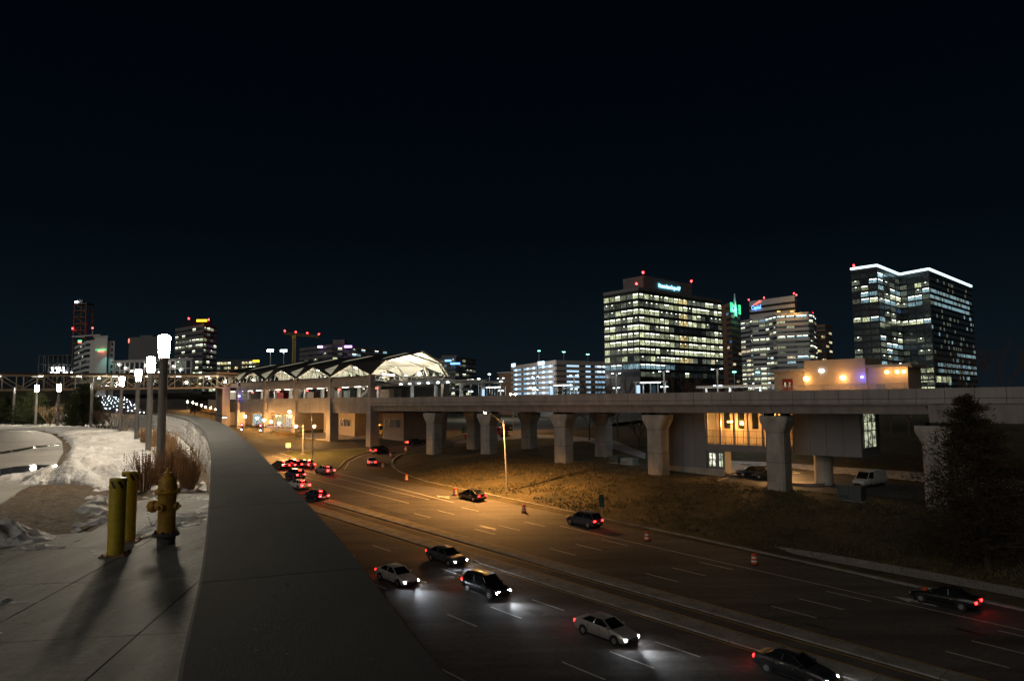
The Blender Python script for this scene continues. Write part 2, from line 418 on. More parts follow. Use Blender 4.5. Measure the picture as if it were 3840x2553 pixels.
# parking lot and old snow under and behind the viaduct
lot = pxs([(2690, 1806), (2780, 1774), (2860, 1766), (3000, 1776), (3300, 1800), (3700, 1830), (3840, 1850), (3840, 1900), (3460, 1876), (3100, 1850), (2870, 1826)], hh)
patch('parking_lot', lot, M['asphalt2'], f=hh, dz=.06)
strip('kerb', lot[0:2] + lot[2:4], .3, M['kerb'], 0, .2, struct(link('parking_kerb', None)), f=hh)
patch('snow_bank', pxs([(2716, 1776), (2780, 1768), (2860, 1760), (3000, 1770), (3300, 1794), (3840, 1842), (3840, 1800), (3400, 1768), (3150, 1752), (2900, 1734), (2720, 1726)], hh), M['snow_far'], f=hh, dz=.05, kind='stuff', step=2)
patch('snow_strip', pxs([(1700, 1664), (1840, 1652), (2000, 1643), (2110, 1645), (2220, 1662), (2320, 1690), (2420, 1722), (2420, 1700), (2330, 1662), (2220, 1642), (2100, 1632), (1980, 1630), (1840, 1641), (1720, 1652)], hh), M['snow_far'], f=hh, dz=.07, kind='stuff', step=2)
# round planter kerb under the concrete column
cpl = cast(3010, 1808)
mb = MB(); mb.lathe([(3.6, -.2), (3.6, .22), (3.3, .24), (3.3, .1)], 32, c=(cpl.x, cpl.y, hh(cpl.x, cpl.y)))
struct(mb.build('planter_kerb', M['kerb']))

# medians: raised slabs, one after another
def median(name, s0, s1, oA, oB, L):
    m = struct(link(name, None))
    s = s0
    while s < s1:
        e_ = min(s1, s + L) - .04
        pa = [xy_(s, oA), xy_(e_, oA), xy_(e_, oB), xy_(s, oB)]
        MB().hexa([(x, y, zr(x, y)) for x, y in pa], [(x, y, zr(x, y) + .17) for x, y in pa]).build('slab', M['kerb'], m, bevel=.03)
        s += L
median('far_median', -99, 60, 49.25, 50.75, 5.2)
median('near_median', -115, 60, 45.3, 47.1, 4.6)
# painted lines, each stroke its own piece
mk = struct(link('road_markings', None))
def stroke(s0, s1, o, w=.13, m='paint', o2=None):
    o2 = o if o2 is None else o2
    pa = [xy_(s0, o - w / 2), xy_(s1, o2 - w / 2), xy_(s1, o2 + w / 2), xy_(s0, o + w / 2)]
    n = 6; mb = MB()
    for i in range(n):
        a, b = i / n, (i + 1) / n
        l = lambda p, q, t: (p[0] + (q[0] - p[0]) * t, p[1] + (q[1] - p[1]) * t)
        q = [l(pa[0], pa[1], a), l(pa[0], pa[1], b), l(pa[3], pa[2], b), l(pa[3], pa[2], a)]
        mb.poly([(x, y, zr(x, y) + .056) for x, y in q])
    mb.build('stroke', M[m], mk)
for o in (54.2, 57.45, 60.9):
    s = -78.0 + (o - 54.2) * .2
    while s < 40: stroke(s, s + 3.6, o, .15); s += 12.2
for o in (41.75, 38.2, 34.7):
    s = -80.0 + (o - 41.75) * .3
    while s < 40: stroke(s, s + 3.6, o, .15); s += 12.2
stroke(-112, -80, 63.8, .2, o2=62.2); stroke(-140, -112, 65.0, .2, o2=63.8)
stroke(-132, -84, 57.9, .15, o2=57.5); stroke(-136, -84, 61.4, .15, o2=61.0); stroke(-150, -128, 66.4, .16, o2=65.0)
stroke(-60, 30, 62.4, .14, o2=62.0)
for o in (48.85, 45.0, 47.45, 51.15): stroke(-96, 50, o, .11, 'paint_y')
stroke(-96, 40, 28.4, .14)
def arrow(s, o, k=1.0):
    mb = MB()
    for pl in ([(-1.4, -.12), (.1, -.12), (.1, .12), (-1.4, .12)], [(.1, -.45), (1.2, 0), (.1, .45)], [(-.5, .12), (-.1, .12), (-.2, .75), (-.6, .75)]):
        mb.poly([(lambda x, y: (x, y, zr(x, y) + .06))(*xy_(s - a * k, o + b * k)) for a, b in pl])
    mb.build('turn_arrow', M['paint'], mk)
arrow(-84.5, 63.6, 1.2); arrow(-82, 66.3, 1.2); arrow(-22, 63.4, 1.2)
# ramp edge line
for a, b in zip(rampL[:-1], rampL[1:]):
    d = (Vector(b) - Vector(a)).normalized(); q = Vector((d.y, -d.x))
    p = [Vector(a) + q * .9, Vector(b) + q * .9, Vector(b) + q * 1.05, Vector(a) + q * 1.05]
    MB().poly([(w.x, w.y, zr(w.x, w.y) + .072) for w in p]).build('stroke', M['paint'], mk)

# ================================================================== PLAZA (upper level, z = 0)
WALL = [(1.6, -6.0), (.0, -.2), (-.89, 2.03), (-1.76, 4.27), (-4.57, 11.08), (-5.92, 14.24), (-7.69, 18.21), (-10.21, 23.5), (-14.63, 32.53), (-20.38, 43.28), (-26.46, 52.69), (-31.5, 58.6), (-38, 64.5), (-47, 71)]
def catmull(P, n):
    out = []
    for i in range(len(P) - 1):
        p0, p1, p2, p3 = (Vector(P[max(0, i - 1)]), Vector(P[i]), Vector(P[i + 1]), Vector(P[min(len(P) - 1, i + 2)]))
        for k in range(n):
            t = k / n
            out.append(.5 * ((2 * p1) + (p2 - p0) * t + (2 * p0 - 5 * p1 + 4 * p2 - p3) * t * t + (3 * p1 - p0 - 3 * p2 + p3) * t ** 3))
    out.append(Vector(P[-1])); return out
WP = catmull(WALL, 24)
acc = [0.0]
for a, b in zip(WP[:-1], WP[1:]): acc.append(acc[-1] + (b - a).length)
def wat(t):                     # point and left normal (into the plaza) at arc length t
    t = max(0, min(acc[-1] - 1e-4, t)); i = 0
    lo, hi = 0, len(acc) - 1
    while hi - lo > 1:
        m = (lo + hi) // 2
        if acc[m] <= t: lo = m
        else: hi = m
    k = (t - acc[lo]) / (acc[lo + 1] - acc[lo]); p = WP[lo].lerp(WP[lo + 1], k); d = (WP[lo + 1] - WP[lo]).normalized()
    return p, Vector((-d.y, d.x))
def wtop(y): return 1.0 + .15 * sm(13, 24, y)
wl = thing('stone_wall', 'curving low stone wall with smooth concrete cap above the road', 'wall', (-5.92, 14.24, 0))
WO = Vector((-5.92, 14.24, 0))
CW = .67
# core and the tall outer retaining face
mb = MB(); rings = []
t = 0.0
while t < acc[-1]:
    p, n = wat(t); a = p - n * .10; b = p - n * (CW - .06); zt = wtop(p.y) - .13
    rings.append([(a.x - WO.x, a.y - WO.y, -.25), (b.x - WO.x, b.y - WO.y, -17.5), (b.x - WO.x, b.y - WO.y, zt), (a.x - WO.x, a.y - WO.y, zt)]); t += .5
mb.loft(rings).build('core', M['mortar'], wl)
# cap slabs
t, k = .0, 0
while t < acc[-1] - .5:
    L = 2.4 if t < 30 else 3.2
    e_ = min(acc[-1], t + L) - .012; rg = []; n_ = 5
    for i in range(n_ + 1):
        p, n = wat(t + (e_ - t) * i / n_); z1 = wtop(p.y); z0 = z1 - .13
        a = p + n * .03 - Vector(WO.xy); b = p - n * CW - Vector(WO.xy); c_ = .012; d = n * c_
        rg.append([(a.x, a.y, z0), (b.x, b.y, z0), (b.x, b.y, z1 - c_), (b.x + d.x, b.y + d.y, z1), (a.x - d.x, a.y - d.y, z1), (a.x, a.y, z1 - c_)])
    MB().loft(rg).build('cap_slab', M['cap'], wl)
    t += L; k += 1
# face stones
def stone(mb, t, L, z0, z1):
    p, n = wat(t); q, n2 = wat(t + L); pr = .02 + random.random() * .05
    f0, f1 = p + n * (pr - .10) - Vector(WO.xy), q + n2 * (pr - .10) - Vector(WO.xy); b0, b1 = p - n * .14 - Vector(WO.xy), q - n2 * .14 - Vector(WO.xy)
    j = lambda: (random.random() - .5) * .03
    mid = (f0 + f1) / 2 + n * .025; e_ = .03
    g = [(f0.x, f0.y, z0 + j()), (f1.x, f1.y, z0 + j()), (f1.x, f1.y, z1 + j()), (f0.x, f0.y, z1 + j())]
    h = [(b0.x, b0.y, z0), (b1.x, b1.y, z0), (b1.x, b1.y, z1), (b0.x, b0.y, z1)]
    k = len(mb.v); zc = (z0 + z1) / 2
    fr = [(mid.x + (x - mid.x) * .72 + n.x * .012, mid.y + (y - mid.y) * .72 + n.y * .012, zc + (z - zc) * .66) for x, y, z in g]
    mb.v += h + g + fr
    for a in range(4):
        b = (a + 1) % 4
        mb.f += [(k + a, k + b, k + 4 + b, k + 4 + a), (k + 4 + a, k + 4 + b, k + 8 + b, k + 8 + a)]; mb.m += [0, 0]
    mb.f.append((k + 8, k + 9, k + 10, k + 11)); mb.m.append(0)
cnt = 0; rest = MB()
t0_ = next(acc[i] for i in range(len(acc)) if WP[i].y > 10.2)
cands = []
for row in range(5):
    t = t0_ + random.random() * .3
    while t < acc[-1] - 1:
        L = .28 + random.random() * .34
        cands.append((t, L, row)); t += L + .015
cands.sort()
for t, L, row in cands:
    p, n = wat(t); H = (wtop(p.y) - .13) / 5
    if cnt < 290 and p.y < 40:
        m_ = MB(); stone(m_, t, L, row * H + .008, (row + 1) * H - .008); m_.build('stone', M['stone'] if random.random() < .6 else M['stone2'], wl, smooth=True); cnt += 1
    else: stone(rest, t, L, row * H + .008, (row + 1) * H - .008)
struct(rest.build('stonework', M['stone'], wl, smooth=True), 'stuff')

# the ground of the plaza: one sheet on a solid block, from the wall to the left
inner = [wat(t)[0] - wat(t)[1] * .05 for t in [acc[-1] * i / 60 for i in range(61)]]
ring = [(p.x, p.y) for p in inner] + [(-60, 78), (-90, 78), (-90, -30), (2.5, -30)]
MB().prism(ring, -17.6, -.06).build('plaza_ground', M['earth'])
struct(bpy.data.objects['plaza_ground'])
# driveway sheet
dr = [(-37.48, 52.96), (-34.14, 51.74), (-28.74, 45.14), (-21.97, 35.36), (-17.2, 27.79), (-13.86, 22.08), (-12.29, 19.28), (-10.87, 16.39), (-9.24, 13.15), (-7.4, 9.6), (-6.2, 7.2), (-20, 6), (-60, 20), (-75, 52)]
struct(MB().prism([p for p in dr][::-1], -.05, .0).build('driveway', M['drive']))
# puddles of melt water on the driveway
M['wet'] = mat('wet_concrete', (.10, .095, .088), .06, nz=(2, .2), spec=.6)
for k, (pts) in enumerate(([(0, 1757), (60, 1748), (150, 1742), (215, 1744), (190, 1756), (110, 1764), (70, 1776), (0, 1784)], [(0, 1694), (60, 1684), (130, 1672), (225, 1664), (215, 1670), (140, 1678), (70, 1692), (0, 1702)])):
    struct(MB().poly([tuple(flat(u, v, .004)) for u, v in pts][::-1]).build('puddle', M['wet']))
# mulch sheet with real relief
def sheet(name, x0, x1, y0, y1, nx, ny, f, mt, kind, inside=None):
    v, fc, idx = [], [], {}
    for j in range(ny + 1):
        for i in range(nx + 1):
            x = x0(j / ny) + (x1(j / ny) - x0(j / ny)) * i / nx; y = y0 + (y1 - y0) * (j / ny) ** 1.6
            v.append((x, y, f(x, y)))
    for j in range(ny):
        for i in range(nx):
            q = (j * (nx + 1) + i, j * (nx + 1) + i + 1, (j + 1) * (nx + 1) + i + 1, (j + 1) * (nx + 1) + i)
            if inside and max(v[a][2] for a in q) < inside: continue
            fc.append(q)
    me = bpy.data.meshes.new(name); me.from_pydata(v, [], fc); me.materials.append(mt)
    me.polygons.foreach_set('use_smooth', [True] * len(fc)); me.update()
    return struct(link(name, me), kind)
N = noise.noise
def xd(y):                      # edge of the driveway
    P = [(7.2, -6.2), (9.6, -7.4), (13.15, -9.24), (16.39, -10.87), (19.28, -12.29), (22.08, -13.86), (27.79, -17.2), (35.36, -21.97), (45.14, -28.74), (52, -34.3), (53.5, -48), (70, -62)]
    for a, b in zip(P[:-1], P[1:]):
        if a[0] <= y <= b[0]: return a[1] + (b[1] - a[1]) * (y - a[0]) / (b[0] - a[0])
    return -6.2 if y < 7.2 else -62
WY = [(p.y, p.x) for p in WP]
def xw(y):
    for a, b in zip(WY[:-1], WY[1:]):
        if a[0] <= y <= b[0]: return a[1] + (b[1] - a[1]) * (y - a[0]) / max(1e-6, b[0] - a[0])
    return -47
Y0, Y1 = 8.6, 68.0
yy = lambda k: Y0 + (Y1 - Y0) * k ** 1.6
mz = lambda x, y: -.02 + .035 * N((x * 2.2, y * 2.2, 0)) + .02 * N((x * 7, y * 7, 1))
sheet('mulch_bed', lambda k: xd(yy(k)) + .02, lambda k: xw(yy(k)) + .1, Y0, Y1, 90, 170, mz, M['mulch'], 'structure')
MND = [(-10.7, 16.9, 1.0, .62, .34), (-10.15, 17.7, .95, .8, .42), (-9.55, 17.0, .8, .55, .26), (-11.6, 17.7, .9, .6, .24), (-9.0, 17.9, .8, .7, .2), (-15.3, 26.5, 2.0, 1.2, .40), (-13.6, 24.8, 1.5, 1.2, .22), (-20.5, 35.8, 1.8, 1.6, .42), (-22.6, 39.5, 1.8, 2.0, .5), (-25.5, 43.5, 2, 2, .45), (-18.6, 33.6, 2.0, 1.2, .3),
       (-29.5, 49.0, 2.2, 1.6, .4), (-36, 54.5, 3.2, 1.3, .5), (-40, 57, 3, 1.3, .45), (-45, 60, 3, 1.5, .5), (-32, 53, 2, 1.2, .35)]
def snowz(x, y):
    l, r_ = xd(y), xw(y); n = N((x * .9, y * .8, 5)); n2 = N((x * 2.6, y * 2.4, 9)); q_ = sm(34, 18, y); n3 = N((x * 7, y * 7, 2)) * (.25 + .75 * q_)
    f = (x - l) / max(.5, r_ - l)
    ye = y + .9 * n + .35 * n2
    if ye > 16.4:
        z = .035 * sm(16.4, 17.0, ye) - .03 * sm(17.0, 16.4, ye) + .05 * n
        z += .012 * sm(16.4, 19, ye) + .05 * n2 * sm(.25, .6, f) * sm(32, 19, y) - .25 * sm(.10, .0, f) * (1 if y > 19 else .2)
        z -= .16 * sm(.60, .78, f) * sm(30, 17, y) * (.8 + .6 * n2)
        z += .02 * n2
    else:
        z = -.034 + .17 * n2 * sm(9.6, 12.0, y) + .03 * n - .25 * sm(.44, .24, f) + .03 * sm(14.5, 16.4, y) + .05 * n3
        if y < 14.6 and f > .62: z -= .06
        if y > 12.5: z += .03 * n3
    for mx_, my_, rx, ry, h in MND:
        d = ((x - mx_) / rx) ** 2 + ((y - my_) / ry) ** 2
        if d < 6: z += (.58 if my_ < 19 else .42) * h * math.exp(-d * 1.1) * (1 + .6 * n2 + .3 * n3)
    return z + .008 * n3
sheet('snow', lambda k: xd(yy(k)) - .9, lambda k: xw(yy(k)) - .05, Y0, Y1, 220, 640, snowz, M['snow'], 'stuff', inside=-.035)
# heap of snow left on the pavement at the left edge, with crumbs
def heap(x, y):
    d = ((x + 6.75) / .62) ** 2 + ((y - 9.55) / .42) ** 2
    n2 = N((x * 6, y * 6, 3)); n3 = N((x * 17, y * 16, 6))
    z = .34 * math.exp(-d * 1.0) * (1 + .45 * n2 + .2 * n3) - .075
    d = ((x + 5.85) / .40) ** 2 + ((y - 9.05) / .14) ** 2
    z = max(z, .07 * math.exp(-d) * (1 + .9 * n3 + .6 * n2) - .035)
    for (mx_, my_, rx, ry, h) in ((-6.6, 8.75, .4, .06, .05), (-4.55, 6.6, .34, .10, .05), (-4.0, 5.72, .16, .06, .04), (-5.0, 11.1, .42, 1.3, .07), (-4.75, 12.6, .6, .5, .07), (-4.95, 9.75, .35, .3, .055), (-4.0, 11.6, .35, .22, .05), (-5.35, 13.6, .8, .35, .06)):
        d = ((x - mx_) / rx) ** 2 + ((y - my_) / ry) ** 2
        if d < 5: z = max(z, h * math.exp(-d * .8) * (1 + 1.1 * n2 + .6 * n3) - .03)
    return z
sheet('snow_patches', lambda k: -8.2, lambda k: -3.0, 5.2, 14.6, 240, 300, heap, M['snow'], 'stuff', inside=-.004)

# foreground concrete slabs: a rotated grid cut to the shape of the paved area
region = [(1.5, -8), (3.0, -20), (-20, -20), (-20, 5), (-6.9, 9.0), (-6.31, 9.91), (-5.86, 10.17), (-6.07, 10.92), (-6.9, 13.2), (-6.4, 14.45)] + [(p.x - .02, p.y) for p in WP[::-1] if -5.5 < p.y < 14.4]
def clip(poly, a, b, c):        # keep a*x+b*y<=c
    out = []
    for i in range(len(poly)):
        p, q = poly[i], poly[(i + 1) % len(poly)]; dp, dq = a * p[0] + b * p[1] - c, a * q[0] + b * q[1] - c
        if dp <= 0: out.append(p)
        if (dp < 0 < dq) or (dq < 0 < dp):
            t = dp / (dp - dq); out.append((p[0] + (q[0] - p[0]) * t, p[1] + (q[1] - p[1]) * t))
    return out
pv = struct(link('plaza_paving', None))
ax, ay = -.152, .988            # direction of the long joints
bx_, by_ = .988, .152
g = .006
for i in range(-9, 6):
    for j in range(-4, 9):
        u0, u1 = -1.98 + i * 1.22 + g, -1.98 + (i + 1) * 1.22 - g
        v0, v1 = 6.02 + (j - 1) * 1.86 + g, 6.02 + j * 1.86 - g
        c_ = region
        c_ = clip(c_, bx_, by_, u1); c_ = clip(c_, -bx_, -by_, -u0) if c_ else c_
        c_ = clip(c_, ax, ay, v1) if c_ else c_; c_ = clip(c_, -ax, -ay, -v0) if c_ else c_
        if len(c_) >= 3:
            ar = abs(sum(c_[k][0] * c_[(k + 1) % len(c_)][1] - c_[(k + 1) % len(c_)][0] * c_[k][1] for k in range(len(c_)))) / 2
            if ar > .02: MB().prism(c_, -.05, .004 + random.random() * .002).build('slab', M['plaza'], pv)
struct(MB().prism(region, -.058, -.012).build('slab_bed', M['mortar']))

# ================================================================== PLAZA OBJECTS
def bollard(loc, rz, label):
    b = thing('bollard', label, 'bollard', loc, rz, 'yellow bollards on the plaza')
    mb = MB(); mb.lathe([(.092, .012), (.092, .86)], 28); mb.build('post', M['yellow'], b, True)
    MB().lathe([(.094, .86), (.094, .872), (.086, .892), (.05, .898), (.0, .9)], 28).build('top_cap', M['yellow'], b, True)
    pl = MB().box(-.14, .14, -.14, .14, .004, .016).build('base_plate', M['rust'], b)
    for x in (-.11, .11):
        for y in (-.11, .11): MB().lathe([(.014, .016), (.014, .034), (.008, .036)], 6, c=(x, y, 0)).build('bolt', M['rust'], pl)
    for k in range(7):                          # slanting black hazard stripes wrapped round the top
        mb = MB(); a0 = k * 2 * math.pi / 7; n = 5
        for i in range(n):
            z0, z1 = .775 + .085 * i / n, .775 + .085 * (i + 1) / n; s0, s1 = a0 - .5 * i / n, a0 - .5 * (i + 1) / n
            q = [(s0, z0), (s0 + .38, z0), (s1 + .38, z1), (s1, z1)]
            mb.poly([(.0935 * math.cos(t), .0935 * math.sin(t), z) for t, z in q])
        mb.build('stripe', M['black'], b)
p = flat(433, 2082); bollard((p.x, p.y, .004), R(12), 'yellow bollard with black stripes, nearer of the two, left of the hydrant')
p = flat(478, 2030); bollard((p.x, p.y, .004), R(12), 'yellow bollard with black stripes half hidden behind the nearer bollard')

p = flat(622, 2040)
h = thing('fire_hydrant', 'old yellow fire hydrant with black base and chained side cap on the plaza', 'fire hydrant', (p.x, p.y, .004), R(-8))
MB().lathe([(.108, 0), (.108, .10), (.112, .105)], 24).build('base', M['hyd_base'], h, True)
fl = MB().lathe([(.155, .105), (.158, .118), (.158, .135), (.155, .142)], 28).build('base_flange', M['hyd_base'], h, True)
for k in range(8):
    t = k * math.pi / 4 + .2; MB().lathe([(.016, .142), (.016, .165), (.009, .17)], 6, c=(.135 * math.cos(t), .135 * math.sin(t), 0)).build('bolt', M['hyd_base'], fl)
MB().lathe([(.112, .142), (.114, .16), (.108, .18), (.105, .30), (.106, .52), (.112, .60), (.118, .63)], 28).build('barrel', M['hyd'], h, True)
f2 = MB().lathe([(.118, .632), (.152, .637), (.155, .648), (.152, .662), (.118, .668)], 28).build('top_flange', M['hyd'], h, True)
for k in range(8):
    t = k * math.pi / 4; MB().lathe([(.013, .664), (.013, .684), (.007, .688)], 6, c=(.136 * math.cos(t), .136 * math.sin(t), 0)).build('bolt', M['hyd'], f2)
MB().lathe([(.113, .668), (.112, .72), (.104, .77), (.085, .815), (.055, .845), (.052, .848)], 28).build('bonnet', M['hyd'], h, True)
MB().lathe([(.056, .848), (.058, .88), (.040, .886), (.040, .894)], 20).build('collar', M['hyd'], h, True)
MB().lathe([(.026, .894), (.021, .935), (.017, .94)], 5).build('operating_nut', M['hyd'], h)
def nozzle(par, d, r, L, name):
    d = Vector(d); o = Vector((0, 0, .47)); mb = MB()
    mb.tube(o + d * .06, o + d * (.12 + L * .3), r * .95, r * .9, 18); mb.tube(o + d * (.12 + L * .3), o + d * (.12 + L * .45), r * 1.15, r * 1.15, 18)
    n = mb.build(name, M['hyd'], par, True)
    MB().tube(o + d * (.12 + L * .46), o + d * (.12 + L), r * 1.22, r * 1.08, 14).build('cap', M['hyd'], n, True)
    MB().tube(o + d * (.12 + L), o + d * (.16 + L), .022, .018, 5).build('cap_nut', M['hyd'], n)
nozzle(h, (-.99, -.12, 0), .066, .10, 'hose_nozzle'); nozzle(h, (-.05, -1, 0), .045, .03, 'pumper_nozzle'); nozzle(h, (.99, .12, 0), .045, .02, 'hose_nozzle')
for k in range(14):                              # chain hanging from the side cap
    t = k / 13; x = -.24 + .15 * t; z = .42 - .13 * math.sin(math.pi * t) - .1 * t
    MB().tube((x, -.055, z), (x + .011, -.055, z - .006), .0065, .0065, 6).build('chain_link', M['rust'], h)

# lamp posts
def lamp_post(lit):
    t = thing('lamp_post', '', 'lamp post', group='round lamp posts along the plaza wall')
    MB().lathe([(.16, .0), (.16, .02), (.12, .03)], 24).build('foot_plate', M['post'], t, True)
    MB().lathe([(.10, .02), (.10, 2.86), (.106, 2.87), (.106, 2.92)], 24).build('post', M['post'], t, True)
    if lit: MB().lathe([(.115, 2.92), (.117, 2.95), (.142, 3.40), (.138, 3.45), (.10, 3.47)], 20).build('lantern', M['lantern'], t, True)
    else: MB().lathe([(.106, 2.92), (.106, 3.42), (.09, 3.43)], 20).build('lantern', M['lantern_off'], t, True)
    MB().lathe([(.09, 3.472), (.09, 3.49), (.0, 3.50)], 20).build('lid', M['post'], t, True)
    return t
LA = [('A', 600, 1784), ('B', 555, 1700), ('C', 511, 1652), ('D', 450, 1625), ('E', 340, 1608), ('F', 215, 1601), ('G', 132, 1599), ('H', 48, 1594)]
lit_p = lamp_post(True); off_p = lamp_post(False); first = {True: 1, False: 1}
LL = ['tall grey post lamp nearest to the hydrant, brightest lantern of the row', 'lit post lamp just left of the nearest one, second of the row', 'lit post lamp third of the row, standing in the snow', 'lit post lamp fourth of the row beside the tan bare shrub',
      'unlit post lamp fifth of the row between pine and stone wall', 'lit post lamp sixth of the row in front of the bare shrubs', 'lit post lamp seventh of the row in front of the green pine', 'unlit post lamp farthest of the row at the left edge']
for (k, u, v), lb in zip(LA, LL):
    q = flat(u, v); lit = k not in 'EH'; pr = lit_p if lit else off_p
    if first[lit]: pr.location = (q.x, q.y, 0); pr['label'] = lb; first[lit] = 0
    else: dup(pr, (q.x, q.y, 0), 0, lb)

# dry ornamental grasses
M['straw'] = mat('dry_grass', (.20, .105, .045), .85, nz=(9, 0), col2=(.36, .21, .10)); M['straw'].use_backface_culling = False
M['twig'] = mat('bare_twigs', (.10, .065, .045), .9, nz=(8, .3)); M['twig_t'] = mat('tan_twigs', (.36, .24, .14), .85, nz=(8, .3))
def clump(n, hgt, spread):
    mb = MB()
    for i in range(n):
        a = random.random() * 6.283; r0 = random.random() ** .5 * spread * .55; H = hgt * (.35 + .7 * random.random()); ln = (random.random() ** 2) * .62
        x, y = r0 * math.cos(a), r0 * math.sin(a); dx, dy = math.cos(a) * ln * H, math.sin(a) * ln * H; w = .005 + .004 * random.random()
        b = random.random() * 3.14; wx, wy = math.cos(b) * w, math.sin(b) * w
        p0, p1, p2 = (x, y, -.02), (x + dx * .35, y + dy * .35, H * .6), (x + dx, y + dy, H)
        mb.poly([(p0[0] - wx, p0[1] - wy, p0[2]), (p0[0] + wx, p0[1] + wy, p0[2]), (p1[0] + wx, p1[1] + wy, p1[2]), (p1[0] - wx, p1[1] - wy, p1[2])])
        mb.poly([(p1[0] - wx, p1[1] - wy, p1[2]), (p1[0] + wx, p1[1] + wy, p1[2]), (p2[0] + wx * .3, p2[1] + wy * .3, p2[2]), (p2[0] - wx * .3, p2[1] - wy * .3, p2[2])])
        if random.random() < .5:                 # seed head
            for q in range(3):
                mb.poly([(p2[0] - wx * 2.4, p2[1] - wy * 2.4, H - .06 * q), (p2[0] + wx * 2.4, p2[1] + wy * 2.4, H - .06 * q), (p2[0], p2[1], H + .05 - .06 * q)])
    return mb
CL = [clump(120, .76, .27).mesh('grass_clump', M['straw']) for k in range(4)]
GP = [(535, 1838, 1.0), (572, 1818, .9), (628, 1815, .95), (660, 1795, 1.0), (700, 1832, 1.05), (722, 1806, .8), (668, 1768, .9), (640, 1748, .9), (600, 1735, .9), (640, 1712, .9), (612, 1695, .9), (650, 1684, .8), (575, 1678, .95), (618, 1668, .8), (540, 1664, .9), (580, 1654, .8), (528, 1646, .8), (548, 1640, .7)]
GL = ['in front of the nearest lamp post, leftmost of the front row', 'at the foot of the nearest lamp post', 'right behind the hydrant', 'between hydrant and stone wall', 'closest to the stone wall in the front row']
for i, (u, v, s) in enumerate(GP):
    q = flat(u, v); o = link('grass_clump', CL[i % 4], None, (q.x, q.y, 0), random.random() * 6, (s, s, s))
    tag(o, 'brown dry grass clump ' + (GL[i] if i < 5 else 'in the thicket before the curving stone wall, %s from the front' % ORD[i - 5]), 'grass', 'dry grass clumps before the stone wall')

# bare shrubs and small bare trees
def branchy(mb, p, d, L, r, depth, spread, k=3):
    q = p + d * L; mb.tube(p, q, r, r * .7, 5 if r > .02 else 3, cap=False)
    if depth == 0: return
    for i in range(k):
        nd = (d + Vector((random.uniform(-1, 1), random.uniform(-1, 1), random.uniform(-.25, .8))) * spread).normalized()
        branchy(mb, q if i else p.lerp(q, .7), nd, L * random.uniform(.6, .85), r * .62, depth - 1, spread, k)
def shrub(u, v, hgt, mt, label, stems=7, depth=3):
    q = flat(u, v); t = thing('bare_shrub', label, 'shrub', (q.x, q.y, 0), 0, 'bare winter shrubs'); mb = MB()
    for i in range(stems):
        a = random.random() * 6.283; d = Vector((math.cos(a) * .55, math.sin(a) * .55, 1)).normalized()
        branchy(mb, Vector((math.cos(a) * .08, math.sin(a) * .08, 0)), d, hgt * .36, .022, depth, .55)
    mb.build('branches', mt, t)
shrub(468, 1618, 1.35, M['twig_t'], 'tan bare shrub between the third and fourth post lamps')
shrub(400, 1612, 1.6, M['twig'], 'dark twiggy shrub left of the tan shrub, against the stone wall', 9)
shrub(372, 1610, 1.5, M['twig'], 'dark twiggy shrub just right of the unlit fifth post lamp', 9)
shrub(432, 1612, 1.6, M['twig'], 'dark twiggy shrub touching the fourth post lamp', 9)
shrub(300, 1602, 1.3, M['twig'], 'low dark shrub under the small green pine', 9)
shrub(247, 1600, 2.0, M['twig_t'], 'pale vase shaped shrub right of the sixth post lamp', 6)
shrub(188, 1598, 2.1, M['twig_t'], 'pale vase shaped shrub left of the sixth post lamp', 6)

# conifers
M['needle'] = mat('pine_needles', (.022, .034, .012), .8, nz=(2, 0), col2=(.060, .072, .024)); M['bark'] = mat('bark', (.07, .05, .035), .95, nz=(10, .4))
M['needle_b'] = mat('bronze_needles', (.032, .026, .013), .8, nz=(.7, 0), col2=(.075, .048, .024))
def conifer(loc, H, rad, nb, label, mt, per=26, lean=0, card=.2, irregular=.35, low=.1):
    t = thing('pine_tree', label, 'tree', loc); tr = MB(); cw = MB()
    tr.tube((0, 0, -.3), (lean * .5, 0, H * .55), H * .018 + .03, H * .011 + .01, 8, cap=False); tr.tube((lean * .5, 0, H * .55), (lean, 0, H), H * .011 + .01, .01, 6)
    for b in range(nb):
        f = low + (1 - low) * (b + random.random()) / nb; z = H * f; a = random.random() * 6.283
        L = rad * (1 - f) ** .75 * (1 - irregular + 2 * irregular * random.random()) + .12 * rad * (1 - f) + .15
        up = random.uniform(.05, .45); p = Vector((lean * f, 0, z)); d = Vector((math.cos(a), math.sin(a), up)).normalized(); q = p + d * L
        tr.tube(p, q, max(.012, L * .014), .006, 4, cap=False)
        m = max(4, int(per * (.35 + L / rad)))
        for k in range(m):
            s = random.random() ** .6; c = p + d * L * s + Vector((random.gauss(0, 1), random.gauss(0, 1), random.gauss(0, .6))) * (.10 * L + .12 * card / .2)
            dd = (d + Vector((random.gauss(0, .6), random.gauss(0, .6), random.gauss(.25, .5)))).normalized(); sz = card * random.uniform(.7, 1.5)
            o1 = dd.orthogonal().normalized()
            for w in range(3):
                o2 = Matrix.Rotation(w * 1.05 + random.random(), 3, dd) @ o1
                cw.poly([c - o2 * sz * .13, c + o2 * sz * .13, c + dd * sz + o2 * sz * .03])
    tr.build('trunk', M['bark'], t); cw.build('crown', mt, t)
    return t
q = atY(3700, 2000, 66); q.z = hh(q.x, q.y)
conifer(q, 1.75 - q.z, 5.9, 130, 'large dark pine standing on the bank at the right edge', M['needle_b'], per=170, lean=-1.3, card=.30, irregular=.45, low=.06)
